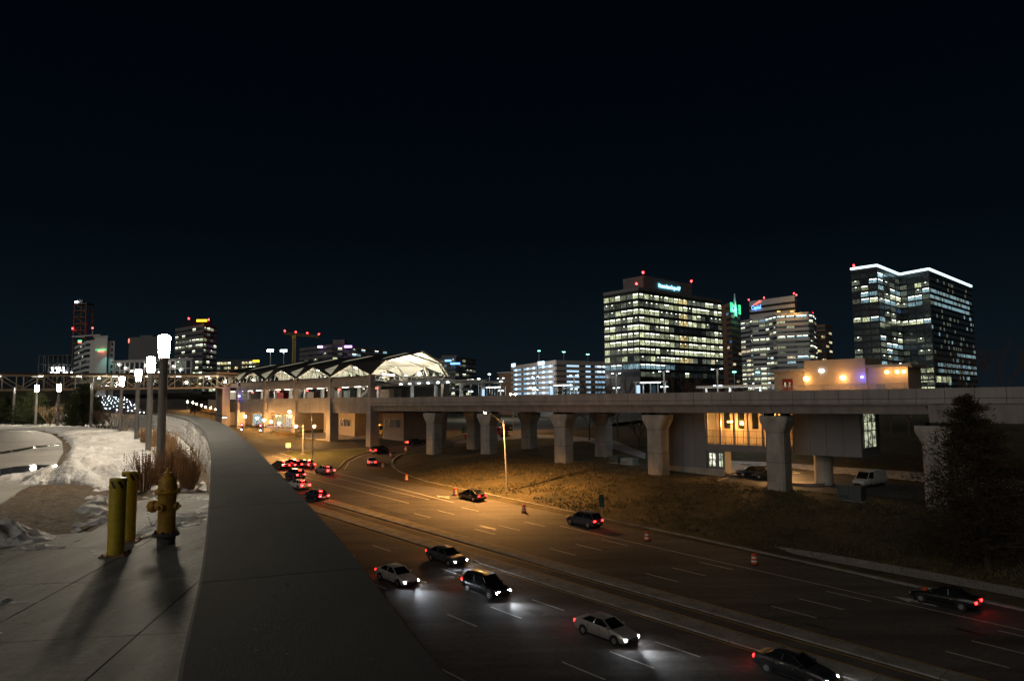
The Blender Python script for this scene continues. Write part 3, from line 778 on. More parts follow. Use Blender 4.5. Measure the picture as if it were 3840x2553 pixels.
for (u, v, H, rd, lb) in ((45, 1594, 2.5, 1.7, 'dark broad evergreen at the far left behind the last post lamp'), (120, 1595, 2.8, 1.5, 'green pine behind the seventh post lamp'), (312, 1604, 3.25, 1.1, 'slender green pine left of the unlit fifth post lamp')):
    q = flat(u, v); q = q * 1.03; conifer((q.x, q.y, 0), H, rd, 95, lb, M['needle'], per=44, card=.26, low=.03)

# ================================================================== VIADUCT
V0 = Vector((56.2, 77.0, 0)); VR = math.atan2(-.714, .70)
def VW(a, d, z=0):              # a: metres leftwards along the viaduct, d: metres behind its front face
    return Vector((V0.x - .70 * a + .714 * d, V0.y + .714 * a + .70 * d, z))
def a_at(u, d):
    k = (u - 1920) / FPX; X, Y = V0.x + .714 * d, V0.y + .70 * d
    return (X - k * Y) / (.70 + .714 * k)
vd = thing('viaduct', 'long concrete rail viaduct with panelled parapet and flared piers', 'viaduct', V0, VR)
PL = 3.0
pu = MB().box(.03, PL - .03, 0, .22, 1.70, 2.87).mesh('parapet_panel', M['conc'])
pl_ = MB().hexa([(.03, -.03, 1.06), (PL - .03, -.03, 1.06), (PL - .03, .25, 1.06), (.03, .25, 1.06)], [(.03, -.0, 1.64), (PL - .03, -.0, 1.64), (PL - .03, .25, 1.64), (.03, .25, 1.64)]).mesh('parapet_base', M['conc'])
for k in range(-9, 43):
    link('parapet_panel', pu, vd, (-k * PL - PL, 0, 0)); link('parapet_base', pl_, vd, (-k * PL - PL, 0, 0))
MB().box(-129, 27, .12, .18, 1.05, 2.8).build('parapet_backing', M['dark'], vd)
MB().box(-128, 27, .26, 19, .86, 1.05).build('deck', M['conc2'], vd)
def girder(x0, x1, zb, y0, y1, sk=.25):
    MB().hexa([(x0 + sk, y0 + .55, zb), (x1 + sk, y0 + .55, zb), (x1, y1 - .5, zb), (x0, y1 - .5, zb)], [(x0 - sk, y0, .99), (x1 - sk, y0, .99), (x1, y1, .99), (x0, y1, .99)]).build('girder', M['conc2'], vd)
pa = [10.7, 30.3, 50.0, 69.8, 89.3, 106.6]
edges = [-11.0] + [-a for a in pa[1:]] + [-128.2]
for i in range(len(edges) - 1): girder(edges[i + 1] + .06, edges[i] - .06, -.18, .45, 8.6)
girder(-10.9, 27, -1.15, .15, 8.6, 0)
for x0, x1 in ((-128, -89), (-89, -50), (-50, -11), (-11, 27)): girder(x0 + .05, x1 - .05, -.18, 10.2, 18.4)
def pier(a, d, top):
    w = VW(a, d); zb = hh(w.x, w.y) - .3; sw, sd, ch = 1.3, 1.3, .28
    def ring(hw, hd, c, z): return [(-a - hw + c, d - hd, z), (-a + hw - c, d - hd, z), (-a + hw, d - hd + c, z), (-a + hw, d + hd - c, z), (-a + hw - c, d + hd, z), (-a - hw + c, d + hd, z), (-a - hw, d + hd - c, z), (-a - hw, d - hd + c, z)]
    p = MB().loft([ring(sw, sd, ch, zb), ring(sw, sd, ch, top - 2.35), ring(2.0, 1.5, .15, top - .75), ring(2.0, 1.5, .15, top - .1)]).build('pier', M['conc3'], vd)
    for zj_ in (top - 2.35, (top - 2.35 + zb) / 2): MB().prism([(x * 1.006 + a * .006, y + (y - d) * .006) for x, y, z in ring(sw, sd, ch, 0)], zj_ - .03, zj_ + .03).build('joint_line', M['mortar'], p)
    for dx in (-1.2, 1.2): MB().box(-a + dx - .35, -a + dx + .35, d - .9, d + .9, top - .1, top + .28).build('bearing', M['dark'], p)
for k, a in enumerate(pa): pier(a, 2.3, -.45 if k else -1.45)
for a in (10.7, 69.8, 89.3, 106.6): pier(a, 13.6, -.45)
# rails and platform
for y in (3.4, 4.85, 14.2, 15.6): MB().box(-210, 27, y, y + .08, 1.1, 1.27).build('rail', M['steel_d'], vd)
MB().box(-128, -36, 6.6, 12.2, 1.1, 2.25).build('platform', M['conc'], vd)
MB().box(-128, 27, 18.75, 19, 1.1, 2.3).build('rear_parapet', M['conc'], vd)

# ================================================================== UNDER THE VIADUCT: equipment building
wb = VW(44.3, 7.0); zb = hh(wb.x, wb.y)
ub = thing('equipment_building', 'grey panelled building under the viaduct with amber lit gallery', 'building', (wb.x, wb.y, zb), VR)
def U(a): return -(a - 44.3)
Z = lambda z: z - zb
a1, a2, a3, a4 = 52.6, 44.3, 30.2, 21.0
ztop, zled, zbot = .55, -5.05, -6.1
for i in range(4):              # wall panels of the left block
    x0, x1 = U(a1) + (a1 - a2) * i / 4, U(a1) + (a1 - a2) * (i + 1) / 4
    for j in range(3):
        z0, z1 = Z(zb) + (ztop - zb) * j / 3, Z(zb) + (ztop - zb) * (j + 1) / 3
        MB().box(x0 + .02, x1 - .02, .0, .25, z0 + .02 - (.3 if j == 0 else 0), z1 - .02).build('wall_panel', M['grey'], ub)
MB().box(U(a1) + .03, U(a2) - .03, .2, 7, -.4, Z(ztop)).build('left_block', M['grey'], ub)
MB().box(U(a1) - .03, U(a2) + 3.0, -.08, .0, -.5, 1.0).build('plinth', M['conc3'], ub)
# lower lit stair windows beside the left block
lb = MB().box(U(a2) + .02, U(a2) + 3.0, .3, 2.2, -.4, Z(zbot)).build('stair_block', M['grey'], ub)
M['stair_room'] = winmat('stair_room', (.95, 1.0, .72), 1.1, 2.0)
for x0, x1 in ((.35, 1.55), (2.05, 2.75)):
    w = MB().box(U(a2) + x0, U(a2) + x1, .22, .31, 1.3, Z(zbot) - .35).build('stair_window', M['stair_room'], ub)
    for xx in (x0, (x0 + x1) / 2, x1): MB().box(U(a2) + xx - .05, U(a2) + xx + .05, .12, .23, 1.25, Z(zbot) - .3).build('mullion', M['grey'], w)
    for zz in (1.3, 2.4, Z(zbot) - .35): MB().box(U(a2) + x0, U(a2) + x1, .13, .225, zz - .05, zz + .05).build('transom', M['grey'], w)
# gallery: floor ledge, back wall, columns, railing
MB().box(U(a2), U(a3), 0, 5.5, Z(zbot), Z(zled)).build('gallery_floor', M['grey'], ub)
MB().box(U(a2), U(a3), 3.2, 3.5, Z(zled), Z(ztop)).build('gallery_back_wall', M['beige'], ub)
for k in range(6):
    xx = U(a2) + 1.5 + k * 2.35
    MB().box(xx, xx + 1.0, 3.12, 3.22, Z(zled) + 2.3, Z(ztop)).build('dark_window', M['glassd'], ub)
for k in range(7):
    xx = U(a2) + .12 + k * 2.3
    MB().box(xx - .13, xx + .13, .15, .45, Z(zled), Z(ztop)).build('gallery_column', M['steel'], ub)
for k in range(14):
    xx = U(a2) + .2 + k * 1.02; r = MB(); r.box(xx - .03, xx + .03, .06, .12, Z(zled), Z(zled) + 2.1)
    r.box(xx, xx + 1.0, .07, .11, Z(zled) + 2.04, Z(zled) + 2.10).box(xx, xx + 1.0, .07, .11, Z(zled) + 1.1, Z(zled) + 1.16).box(xx, xx + 1.0, .07, .11, Z(zled) + .12, Z(zled) + .18)
    for j in range(1, 4): r.box(xx + j * .25 - .01, xx + j * .25 + .01, .08, .10, Z(zled) + .15, Z(zled) + 2.05)
    r.build('railing_panel', M['steel_d'], ub)
lf = MB().box(U(a2) + 3.1, U(a2) + 3.9, 1.2, 1.5, Z(-1.75), Z(-1.55)).build('wall_lamp', M['sodium_w'], ub)
light('gallery_lamp', ub, (U(a2) + 3.5, 1.2, Z(-2.0)), 950, (1, .46, .11), radius=.25)
light('gallery_lamp', ub, (U(a2) + 9.5, 1.4, Z(-1.6)), 800, (1, .46, .11), radius=.25)
MB().box(U(a2) + 9.2, U(a2) + 9.8, 1.2, 1.5, Z(-1.4), Z(-1.25)).build('wall_lamp', M['sodium_w'], ub)
# right overhanging block
for i in range(4):
    x0, x1 = U(a3) + (a3 - a4) * i / 4, U(a3) + (a3 - a4) * (i + 1) / 4
    for z0, z1 in ((zbot, -2.6), (-2.6, ztop)): MB().box(x0 + .02, x1 - .02, -.02, .2, Z(z0) + .015, Z(z1) - .015).build('wall_panel', M['grey'], ub)
MB().box(U(a3), U(a4), .15, 7.0, Z(zbot), Z(ztop)).build('right_block', M['grey'], ub)
M['end_room'] = winmat('end_room', (.95, 1.0, .68), 1.0, 2.0)
w = MB().box(U(a4) + .02, U(a4) + .05, .8, 5.2, Z(-4.9), Z(.3)).build('end_window', M['end_room'], ub)
for y in (.8, 2.27, 3.73, 5.2): MB().box(U(a4) + .03, U(a4) + .14, y - .06, y + .06, Z(-4.95), Z(.35)).build('mullion', M['grey'], w)
for z in (-4.9, -2.6, -1.4, .3): MB().box(U(a4) + .03, U(a4) + .13, .8, 5.2, Z(z) - .06, Z(z) + .06).build('transom', M['grey'], w)
MB().tube((U(27.6), 3.4, -.8), (U(27.6), 3.4, Z(zbot)), 1.25, 1.25, 20).build('column', M['conc3'], ub, True)
yl = VW(41, 12); light('yard_lamp', ub, (U(35.0), 5.4, Z(-6.8)), 420, (1, .48, .16), radius=.3)
MB().box(U(35.4), U(34.6), 5.1, 5.7, Z(-6.45), Z(-6.3)).build('yard_lamp_housing', M['sodium_s'], ub)
MB().box(U(35.2), U(34.8), 5.3, 5.48, Z(-6.3), Z(-6.05)).build('lamp_bracket', M['steel_d'], ub)

# ================================================================== PLATFORM, right of the station
def plamp(u, label):
    w = VW(a_at(u, 9.4), 9.4, 2.25)
    return w, label
t = thing('platform_lamp', '', 'lamp', group='white T lamps along the platform')
MB().lathe([(.14, 0), (.10, .1), (.09, 1.8), (.10, 2.6), (.17, 4.2), (.17, 4.32)], 12).build('post', M['white'], t, True)
for z, L in ((4.35, .75), (1.75, .5)):
    MB().box(-L, L, -.05, .05, z - .04, z + .03).build('arm', M['white'], t)
    for s in (-1, 1):
        hd = MB().box(s * L - .22, s * L + .22, -.14, .14, z + .02, z + .10).build('lamp_head', M['white'], t)
        MB().box(s * L - .19, s * L + .19, -.11, .11, z - .015, z + .018).build('diffuser', M['coolhi'], hd)
PLM = [2688, 2488, 2309, 2151, 2006, 1877, 1763]
for i, u in enumerate(PLM):
    w = VW(a_at(u, 9.4), 9.4, 2.25); lb = 'white T shaped platform lamp with two heads, %s from the right' % ORD[i]
    if i == 0: t.location = w; t.rotation_euler = (0, 0, VR); t['label'] = lb
    else: dup(t, w, VR, lb)
def shelter(u0, u1, label):
    aa = (a_at(u0, 8.4) + a_at(u1, 8.4)) / 2; W = (a_at(u0, 8.4) - a_at(u1, 8.4)) * .96; w = VW(aa, 8.4, 2.25)
    s = thing('platform_shelter', label, 'shelter', w, VR, 'glass shelters on the platform')
    MB().box(-W / 2 - .25, W / 2 + .25, -.3, 2.6, 2.55, 2.72).build('roof', M['white'], s)
    for x in (-W / 2, -W / 6, W / 6, W / 2):
        for y in (0, 2.3): MB().box(x - .06, x + .06, y - .06, y + .06, 0, 2.55).build('post', M['white'], s)
    for x0, x1 in ((-W / 2, -W / 6), (W / 6, W / 2)): MB().box(x0 + .07, x1 - .07, -.015, .015, .15, 2.4).build('pane', M['glass'], s)
    MB().box(-W / 2 + .1, W / 2 - .1, 2.3, 2.33, .15, 2.4).build('pane', M['glass'], s)
    MB().box(-W / 2 + .4, W / 2 - .4, 1.7, 2.1, .42, .48).build('bench', M['steel'], s)
    MB().box(-W / 2 + .3, W / 2 - .3, 1.0, 1.2, 2.48, 2.54).build('light_strip', M['cool'], s)
    MB().box(-W / 2 + .2, -W / 2 + .9, -.10, -.03, .5, 2.1).build('map_case', M['coolpanel'], s)
shelter(1804, 1865, 'glass platform shelter farthest left, between two T lamps'); shelter(2057, 2134, 'glass platform shelter in the middle in front of the parking garage'); shelter(2380, 2466, 'glass platform shelter at the foot of the big lit office block')
for i, u in enumerate((2328, 2127, 1793, 1738)):
    w = VW(a_at(u, 6.9), 6.9, 2.25); b = thing('safety_marker', 'small yellow cone shaped marker on the platform edge, %s from the right' % ORD[i], 'marker', w, VR, 'yellow platform markers')
    MB().lathe([(.22, 0), (.20, .05), (.09, .8), (.0, .84)], 10).build('cone', M['yellow'], b, True)
# gull wing canopy next to the station hall
w = VW(112, 9.4, 2.25); cn = thing('platform_canopy', 'low white winged canopy with rows of lamps right of the station hall', 'canopy', w, VR)
for x0, x1, zc in ((-15.5, 8.5, 3.6), (8.6, 17.5, 3.2)):
    for sy in (-1, 1):
        MB().hexa([(x0, 0, zc), (x1, 0, zc), (x1, sy * 5.6, zc + .75), (x0, sy * 5.6, zc + .75)][::sy], [(x0, 0, zc + .18), (x1, 0, zc + .18), (x1, sy * 5.6, zc + .9), (x0, sy * 5.6, zc + .9)][::sy]).build('wing', M['white'], cn)
for x in (-12, -3, 6, 13): MB().box(x - .3, x + .3, -.3, .3, 0, 3.6).build('column', M['white'], cn)
for x in (-13, -9.5, -6, -2.5, 1, 4.5, 7.8, 12, 16):
    for y in (-2.6, 2.6): MB().box(x - .35, x + .35, y - .1, y + .1, 3.74, 3.80).build('luminaire', M['coolhi'], cn)
MB().box(2, 10, -.2, .2, 2.1, 2.5).build('sign_board', M['steel_d'], cn)
# service building on the viaduct
wb2 = VW(26, 12, 1.1); sb = thing('service_building', 'sand coloured windowless service building lit by amber wall lamps', 'building', wb2, VR)
X = lambda a: -(a - 26)
MB().box(X(35.4), X(30.5), .5, 6, 0, 4.7).build('low_wing', M['tan'], sb); MB().box(X(35.9), X(30.45), 0, 6.3, 4.7, 5.15).build('low_roof', M['conc'], sb)
MB().box(X(30.5), X(21.8), 0, 6, 0, 6.3).build('main_block', M['tan'], sb); MB().box(X(21.8), X(16.5), .4, 6, 0, 4.9).build('right_wing', M['tan'], sb); MB().box(X(21.8) + .02, X(15.8), -.5, 6, 4.9, 5.3).build('right_roof', M['conc'], sb)
d = MB().box(X(34.1), X(32.5), .42, .52, .9, 3.7).build('double_door', mat('red_door', (.22, .015, .01), .5), sb)
for xx in (33.65, 32.95): MB().box(X(xx) - .12, X(xx) + .12, .40, .43, 2.5, 3.2).build('door_window', M['w_lit'], d)
MB().box(X(20.6), X(19.4), .32, .42, .2, 2.6).build('door', M['grey'], sb)
for aa, zz in ((30.1, 3.35), (24.8, 3.35)):
    l_ = MB().lathe([(.12, 0), (.34, .1), (.34, .42), (.16, .55)], 14, c=(X(aa), -.35, zz)).build('wall_lamp', M['sodium_w'], sb, True)
for aa in (19.0, 17.7, 16.8): MB().box(X(aa) - .16, X(aa) + .16, -.25, .05, 4.05, 4.4).build('wall_lamp', M['sodium_w'], sb)
for aa in (30.1, 24.8): light('amber_light', sb, (X(aa), -2.2, 3.0), 210, (1, .50, .15), radius=.3)
for aa in (19.0, 17.2): light('amber_light', sb, (X(aa), -1.4, 3.4), 60, (1, .50, .15), radius=.2)
b_ = MB().lathe([(.05, 0), (.16, .06), (.16, .22), (.03, .3)], 12, c=(X(22.2), -.3, 3.5)).build('blue_lamp', M['blue'], sb, True)
light('blue_light', sb, (X(22.2), -.9, 3.6), 60, (.05, .08, 1), radius=.1)
mp = MB().box(X(27.9) - .28, X(27.9) + .28, -.18, .0, 4.6, 4.85).build('flood_lamp', M['cool'], sb)
for k in range(30):
    xx = X(36) + k * .68; r = MB(); r.box(xx, xx + .66, -2.55, -2.50, 2.60, 2.66).box(xx, xx + .05, -2.55, -2.50, .6, 2.66)
    for j in range(1, 5): r.box(xx + .13 * j, xx + .13 * j + .02, -2.54, -2.51, .7, 2.62)
    r.build('railing_panel', M['steel'], sb)
# lit bus shelter row behind the platform
w = VW(a_at(2790, 30), 30, 0); w.z = .6
bs = thing('bus_canopy', 'long pale canopy with a bright cool light strip behind the platform', 'canopy', w, VR)
MB().box(-9, 9, -2, 2, 3.4, 3.8).build('roof', M['white'], bs); MB().box(-8.5, 8.5, -2.06, -1.9, 1.55, 1.95).build('light_strip', M['cool'], bs)
for x in (-8, -3, 3, 8): MB().box(x - .15, x + .15, -.15, .15, -8, 3.4).build('column', M['white'], bs)

# ================================================================== STATION HALL
AM = 164.0; zs = -7.6
w = VW(AM, 0, zs); st = thing('metro_station', 'elevated station hall with dark folded roof and bright glazed gables', 'station', w, VR)
S = lambda a, d, z: (-(a - AM), d, z - zs)
AV = [128, 146, 164, 182, 200]
def sbox(name, a0, a1, d0, d1, z0, z1, m, par=None): return MB().box(-(a1 - AM), -(a0 - AM), d0, d1, z0 - zs, z1 - zs).build(name, M[m], par or st)
for a in AV:
    p_ = MB().loft([[S(a - .95, -.25, -8.4), S(a + .95, -.25, -8.4), S(a + .95, 2.2, -8.4), S(a - .95, 2.2, -8.4)][::-1], [S(a - .85, -.2, -.3), S(a + .85, -.2, -.3), S(a + .85, 2.2, -.3), S(a - .85, 2.2, -.3)][::-1], [S(a - .62, -.1, .0), S(a + .62, -.1, .0), S(a + .62, 1.3, .0), S(a - .62, 1.3, .0)][::-1], [S(a - .6, -.1, 8.3), S(a + .6, -.1, 8.3), S(a + .6, 1.2, 8.3), S(a - .6, 1.2, 8.3)][::-1]]).build('pillar', M['conc'], st)
    MB().loft([[S(a - .9, 20, -8.4), S(a + .9, 20, -8.4), S(a + .9, 22, -8.4), S(a - .9, 22, -8.4)][::-1], [S(a - .6, 22, 8.3), S(a + .6, 22, 8.3), S(a + .6, 24, 8.3), S(a - .6, 24, 8.3)][::-1]]).build('pillar', M['conc'], st)
for a0, a1 in list(zip(AV[:-1], AV[1:])) + [(200, 212)]:
    n = 6
    for i in range(n):
        b0, b1 = a0 + .7 + (a1 - a0 - 1.4) * i / n, a0 + .7 + (a1 - a0 - 1.4) * (i + 1) / n
        sbox('parapet_panel', b0 + .01, b1 - .01, .25, .5, 2.05, 3.1, 'conc')
    sbox('spandrel_wall', a0 + .65, a1 - .65, .55, .9, -.75, 2.0, 'conc2'); sbox('mezzanine_beam', a0 + .62, a1 - .62, .1, .5, 5.75, 7.05, 'conc2')
    sbox('mezzanine_panel', a0 + .62, a1 - .62, .55, .7, 7.05, 8.1, 'tan')
    for i in range(3): sbox('ceiling_light', a0 + 2 + i * 5.6, a0 + 4.4 + i * 5.6, 2.2, 2.6, 5.60, 5.68, 'ceil_l')
    for i in range(2): sbox('column', a0 + 4.6 + i * 8.8, a0 + 5.3 + i * 8.8, 5.6, 6.3, 1.9, 5.7, 'white')
sbox('track_floor', 128.6, 212, 1, 24, 1.6, 1.95, 'conc2'); sbox('mezzanine_floor', 128.6, 212, .6, 24, 5.7, 6.3, 'conc2')
sbox('platform_floor', 128.6, 212, 7, 13, 1.95, 3.0, 'conc'); sbox('soffit', 128.6, 212, .9, 24, -.75, -.3, 'conc2')
for k, (a0, a1, m) in enumerate(((133, 138, 'tan'), (151, 154, 'teal_p'), (156.5, 161, 'steel'), (170, 176, 'tan'), (188, 193, 'redbox'), (178, 180, 'steel'))):
    if m == 'teal_p': M[m] = mat('pale_teal_panel', (.35, .45, .42), .5)
    if m == 'redbox': M[m] = mat('red_machine', (.4, .03, .03), .5)
    sbox('kiosk', a0, a1, 9, 10.5, 3.0, 5.0, m)
for k, a in enumerate((139.5, 176)):
    s_ = MB(); s_.hexa([S(a + 4, 7.6, 3.0), S(a + 4, 9.2, 3.0), S(a - 1, 9.2, 5.7), S(a - 1, 7.6, 5.7)], [S(a + 4, 7.6, 3.9), S(a + 4, 9.2, 3.9), S(a - 1, 9.2, 6.6), S(a - 1, 7.6, 6.6)]); s_.build('escalator', M['white'], st)
sbox('rear_screen', 128.6, 212, 23, 23.3, 1.9, 7.0, 'grey')
for i in range(14): sbox('lit_sign', 131 + i * 5.6, 132.2 + i * 5.6, 4.2, 4.35, 5.05, 5.35, 'redsign' if i % 3 == 0 else 'steel_d')
# folded roof
VZ, FZ, RZ = 8.4, 11.85, 14.05
APZ = 11.15
OUT = {}
def tri(name, pts, m, off=0): return MB().poly([S(p[0], p[1], p[2] + off) for p in pts]).build(name, M[m], st)
def sol(name, pts, m, th=.22):  # panel with thickness
    P = [Vector(S(*p)) for p in pts]; n = (P[1] - P[0]).cross(P[2] - P[0]).normalized()
    if n.z < 0: n = -n
    mb = MB(); k = len(P); mb.v = [tuple(p) for p in P] + [tuple(p - n * th) for p in P]
    mb.f = [tuple(range(k)), tuple(range(2 * k - 1, k - 1, -1))] + [(i, (i + 1) % k, k + (i + 1) % k, k + i) for i in range(k)]; mb.m = [0, 1] + [0] * k
    return mb.build(name, [M[m], M['ceil']], st)
AE = AV + [218]
M['skylight'] = mat('lit_skylight', (.3, .3, .27), .3, emit=(.95, .88, .60), es=.26, sample=False)
for i in range(len(AE) - 1):
    a0, a1 = AE[i], AE[i + 1]; am = (a0 + a1) / 2
    r0 = a0 if i else 124.0; fr0 = a0 if i else 126.0
    for sd in (0, 1):
        D = (lambda d: d) if sd == 0 else (lambda d: 24 - d)
        e0 = a0 if not (i == 0 and sd == 1) else 131.5
        V_0, V_1, A_, F0, F1 = (a0, D(0), VZ), (a1, D(0), VZ), (am, D(.4), APZ), (fr0 if sd == 0 else a0, D(3), FZ), (a1, D(3), FZ)
        sol('roof_panel', [V_0, F0, A_], 'roof'); sol('roof_panel', [A_, F0, F1], 'roof'); sol('roof_panel', [A_, F1, V_1], 'roof')
        sol('roof_panel', [F0 if sd == 0 else (a0, D(3), FZ), (r0, 12, RZ), (a1, 12, RZ), F1], 'roof')
        # glazed gable between the valleys
        gl = tri('gable_glass', [(a0 + .5, D(.5), VZ - .35), (a1 - .5, D(.5), VZ - .35), (am, D(.62), APZ - .25)], 'glass')
        for f in (.14, .28, .42, .58, .72, .86):
            x = a0 + (a1 - a0) * f; top = VZ - .3 + (APZ - VZ) * (1 - abs(2 * f - 1)); MB().beam(S(x, D(.5), VZ - .35), S(x + (.6 if f < .5 else -.6), D(.55), top), .14, .14).build('mullion', M['white'], gl)
        MB().beam(S(am - 1.4, D(.8), VZ - .3), S(am, D(1.0), APZ - .15), .42, .42).build('gable_strut', M['ceil'], st)
        MB().beam(S(a0, D(.35), VZ - .32), S(a1, D(.35), VZ - .32), .25, .22).build('sill', M['roof'], st)
        # white ribs under the roof
        for q in ((a0 + .6, a0 + .6), (am, am)):
            MB().beam(S(q[0], D(.7), VZ if q[0] != am else APZ - .3), S(q[0], D(3.1), FZ - .35), .35, .4).build('rib', M['ceil'], st); MB().beam(S(q[0], D(3.1), FZ - .35), S(q[0], 12, RZ - .45), .3, .35).build('rib', M['ceil'], st)
    # skylights of the near slope, beside each valley and up to the ridge
    lo = lambda p, q, t: tuple(p[k] + (q[k] - p[k]) * t for k in range(3))
    V, F, A_, Fm = (a0, 0, VZ), (a0, 3, FZ), (am, .4, APZ), (a0, 12, RZ)
    if i: 
        tri('skylight', [lo(V, F, .12), lo(V, F, .86), lo(lo(V, F, .30), A_, .42)], 'skylight', .10); 
        n1 = MB().beam(S(*lo(V, F, .5)), S(*lo(lo(V, F, .3), A_, .42)), .1, .25).build('skylight_bar', M['roof'], st)
    tri('skylight', [(a0 + .4, 3.6, FZ + .15), (a0 - 3.4 if i else a0 - .6, 10.9, RZ - .27), (a0 - .6 if i else a0 + 1.2, 10.9, RZ - .27), (a0 + 1.9, 6.4, FZ + .83)], 'skylight', .10)
    for q_ in (-3.2, .4): MB().lathe([(.1, 0), (.55, .12), (.5, .3), (.1, .4)], 12, c=S(am + q_, 2.4, 9.5 if q_ < 0 else 10.2)).build('hall_lamp', M['warmhi'], st, True)
    light('track_light', st, S(am, 4, 5.0), 330, (1, .93, .76), radius=.4)
    light('hall_light', st, S(am, 12, 9.2), 4200, (1, .93, .72), radius=.5)
    MB().box(-(am - AM) - 1.5, -(am - AM) + 1.5, 11.6, 12.4, 8.6 - zs, 8.75 - zs).build('uplight', M['warmhi'], st)
MB().box(-(131 - AM) - .9, -(131 - AM) + .9, 11.6, 12.4, 8.2 - zs, 8.35 - zs).build('uplight', M['warmhi'], st)
light('hall_light', st, S(129.5, 13, 9.0), 2200, (1, .93, .72), radius=.5)
# dark edge trim round the open end
for p_, q_ in (((128, 0, VZ), (126, 3, FZ)), ((126, 3, FZ), (124, 12, RZ)), ((124, 12, RZ), (128, 21, FZ)), ((128, 21, FZ), (128, 24, VZ))): MB().beam(S(*p_), S(*q_), .5, .45).build('roof_edge', M['roof'] if p_[1] < 12 else M['ceil'], st)
for d in (0.6, 23.4): MB().beam(S(128, d, VZ - .3), S(128, 12, 8.0), .4, .4).build('end_tie', M['ceil'], st)
# street level: entrance block with lit windows, bus stop shelters
sbox('entrance_block', 178, 214, 8, 20, -8.2, -.8, 'beige'); sbox('entrance_block', 150, 166, 10, 20, -8.2, -.8, 'beige'); sbox('entrance_block', 131, 140, 12, 20, -8.2, -.8, 'beige')
for a0, a1, z0, z1, m in ((180, 184, -5.5, -1.4, 'w_cool'), (185, 191, -5.5, -1.6, 'w_lit'), (194, 198, -5.4, -1.6, 'w_warm'), (152, 157, -4.4, -2.6, 'w_dark'), (159, 161, -6.6, -3.2, 'w_warm'), (132, 139, -4.4, -2.6, 'w_dark'), (200, 206, -5.4, -1.5, 'w_cool')):
    y = 8 if a0 > 170 else (10 if a0 > 145 else 12)
    wn = sbox('window', a0, a1, y - .06, y - .02, z0, z1, m)
    for k in range(4): sbox('mullion', a0 + (a1 - a0) * k / 3 - .06, a0 + (a1 - a0) * k / 3 + .06, y - .16, y - .05, z0 - .05, z1 + .05, 'white', wn)
sbox('end_wall', 212, 216, .0, 20, -8.2, 7.0, 'conc'); sbox('end_wall', 216, 219, 2, 20, -8.2, 3.0, 'beige')
MB().box(S(198, 0, 0)[0], S(198, 0, 0)[0] + .5, -.6, -.2, 3.9 - zs, 4.3 - zs).build('blue_lamp', M['blue'], st)
light('blue_light', st, (S(198, 0, 0)[0] + .2, -1.0, 4.0 - zs), 8, (.06, .08, 1), radius=.15)
# people waiting inside
def person(a, d, z, rz, label, mtop, mleg):
    t = thing('person', label, 'person', VW(a, d, z), VR + rz, 'people waiting on the platform')
    v = [(0, 0, .95), (0, 0, 1.15), (0, 0, 1.38), (0, 0, 1.50), (0, 0, 1.58), (0, .01, 1.68), (.17, 0, 1.40), (.24, -.02, 1.12), (.22, .08, .88), (-.17, 0, 1.40), (-.24, -.02, 1.12), (-.22, .08, .88), (.09, 0, .88), (.10, .02, .48), (.10, -.02, .07), (.10, .14, .04), (-.09, 0, .88), (-.10, .03, .48), (-.10, -.03, .07), (-.10, .13, .04)]
    e_ = [(0, 1), (1, 2), (2, 3), (3, 4), (4, 5), (2, 6), (6, 7), (7, 8), (2, 9), (9, 10), (10, 11), (0, 12), (12, 13), (13, 14), (14, 15), (0, 16), (16, 17), (17, 18), (18, 19)]
    rr = [.15, .14, .16, .07, .085, .095, .075, .055, .04, .075, .055, .04, .10, .07, .05, .04, .10, .07, .05, .04]
    me = bpy.data.meshes.new('body'); me.from_pydata(v, e_, []); o = link('body', me, t); me.materials.append(M[mtop])
    o.modifiers.new('skin', 'SKIN'); 
    if not me.skin_vertices:
        me.attributes.new('skin', 'FLOAT', 'POINT') if False else None
    try:
        for k, sv in enumerate(me.skin_vertices[0].data): sv.radius = (rr[k], rr[k]); sv.use_root = (k == 0)
    except Exception: pass
    sb_ = o.modifiers.new('sub', 'SUBSURF'); sb_.levels = 1; sb_.render_levels = 1
    MB().lathe([(.10, 1.66), (.108, 1.72), (.08, 1.79), (.0, 1.81)], 10, c=(0, -.005, 0)).build('hair', M['black'], t, True)
M['coat'] = mat('dark_coat', (.05, .05, .06), .9); M['coat2'] = mat('brown_coat', (.12, .08, .06), .9)
person(a_at(1249, 7.4), 7.4, 3.0, 0, 'person in dark coat standing alone on the platform inside the station', 'coat', 'coat')
person(a_at(1281, 7.6), 7.6, 3.0, .5, 'person in brown coat standing by the escalator inside the station', 'coat2', 'coat')
person(a_at(1833, 9.5), 9.5, 2.25, .3, 'person in dark coat waiting in the leftmost platform shelter', 'coat', 'coat')
person(a_at(1846, 9.7), 9.7, 2.25, -.4, 'person in brown coat beside another in the leftmost platform shelter', 'coat2', 'coat')

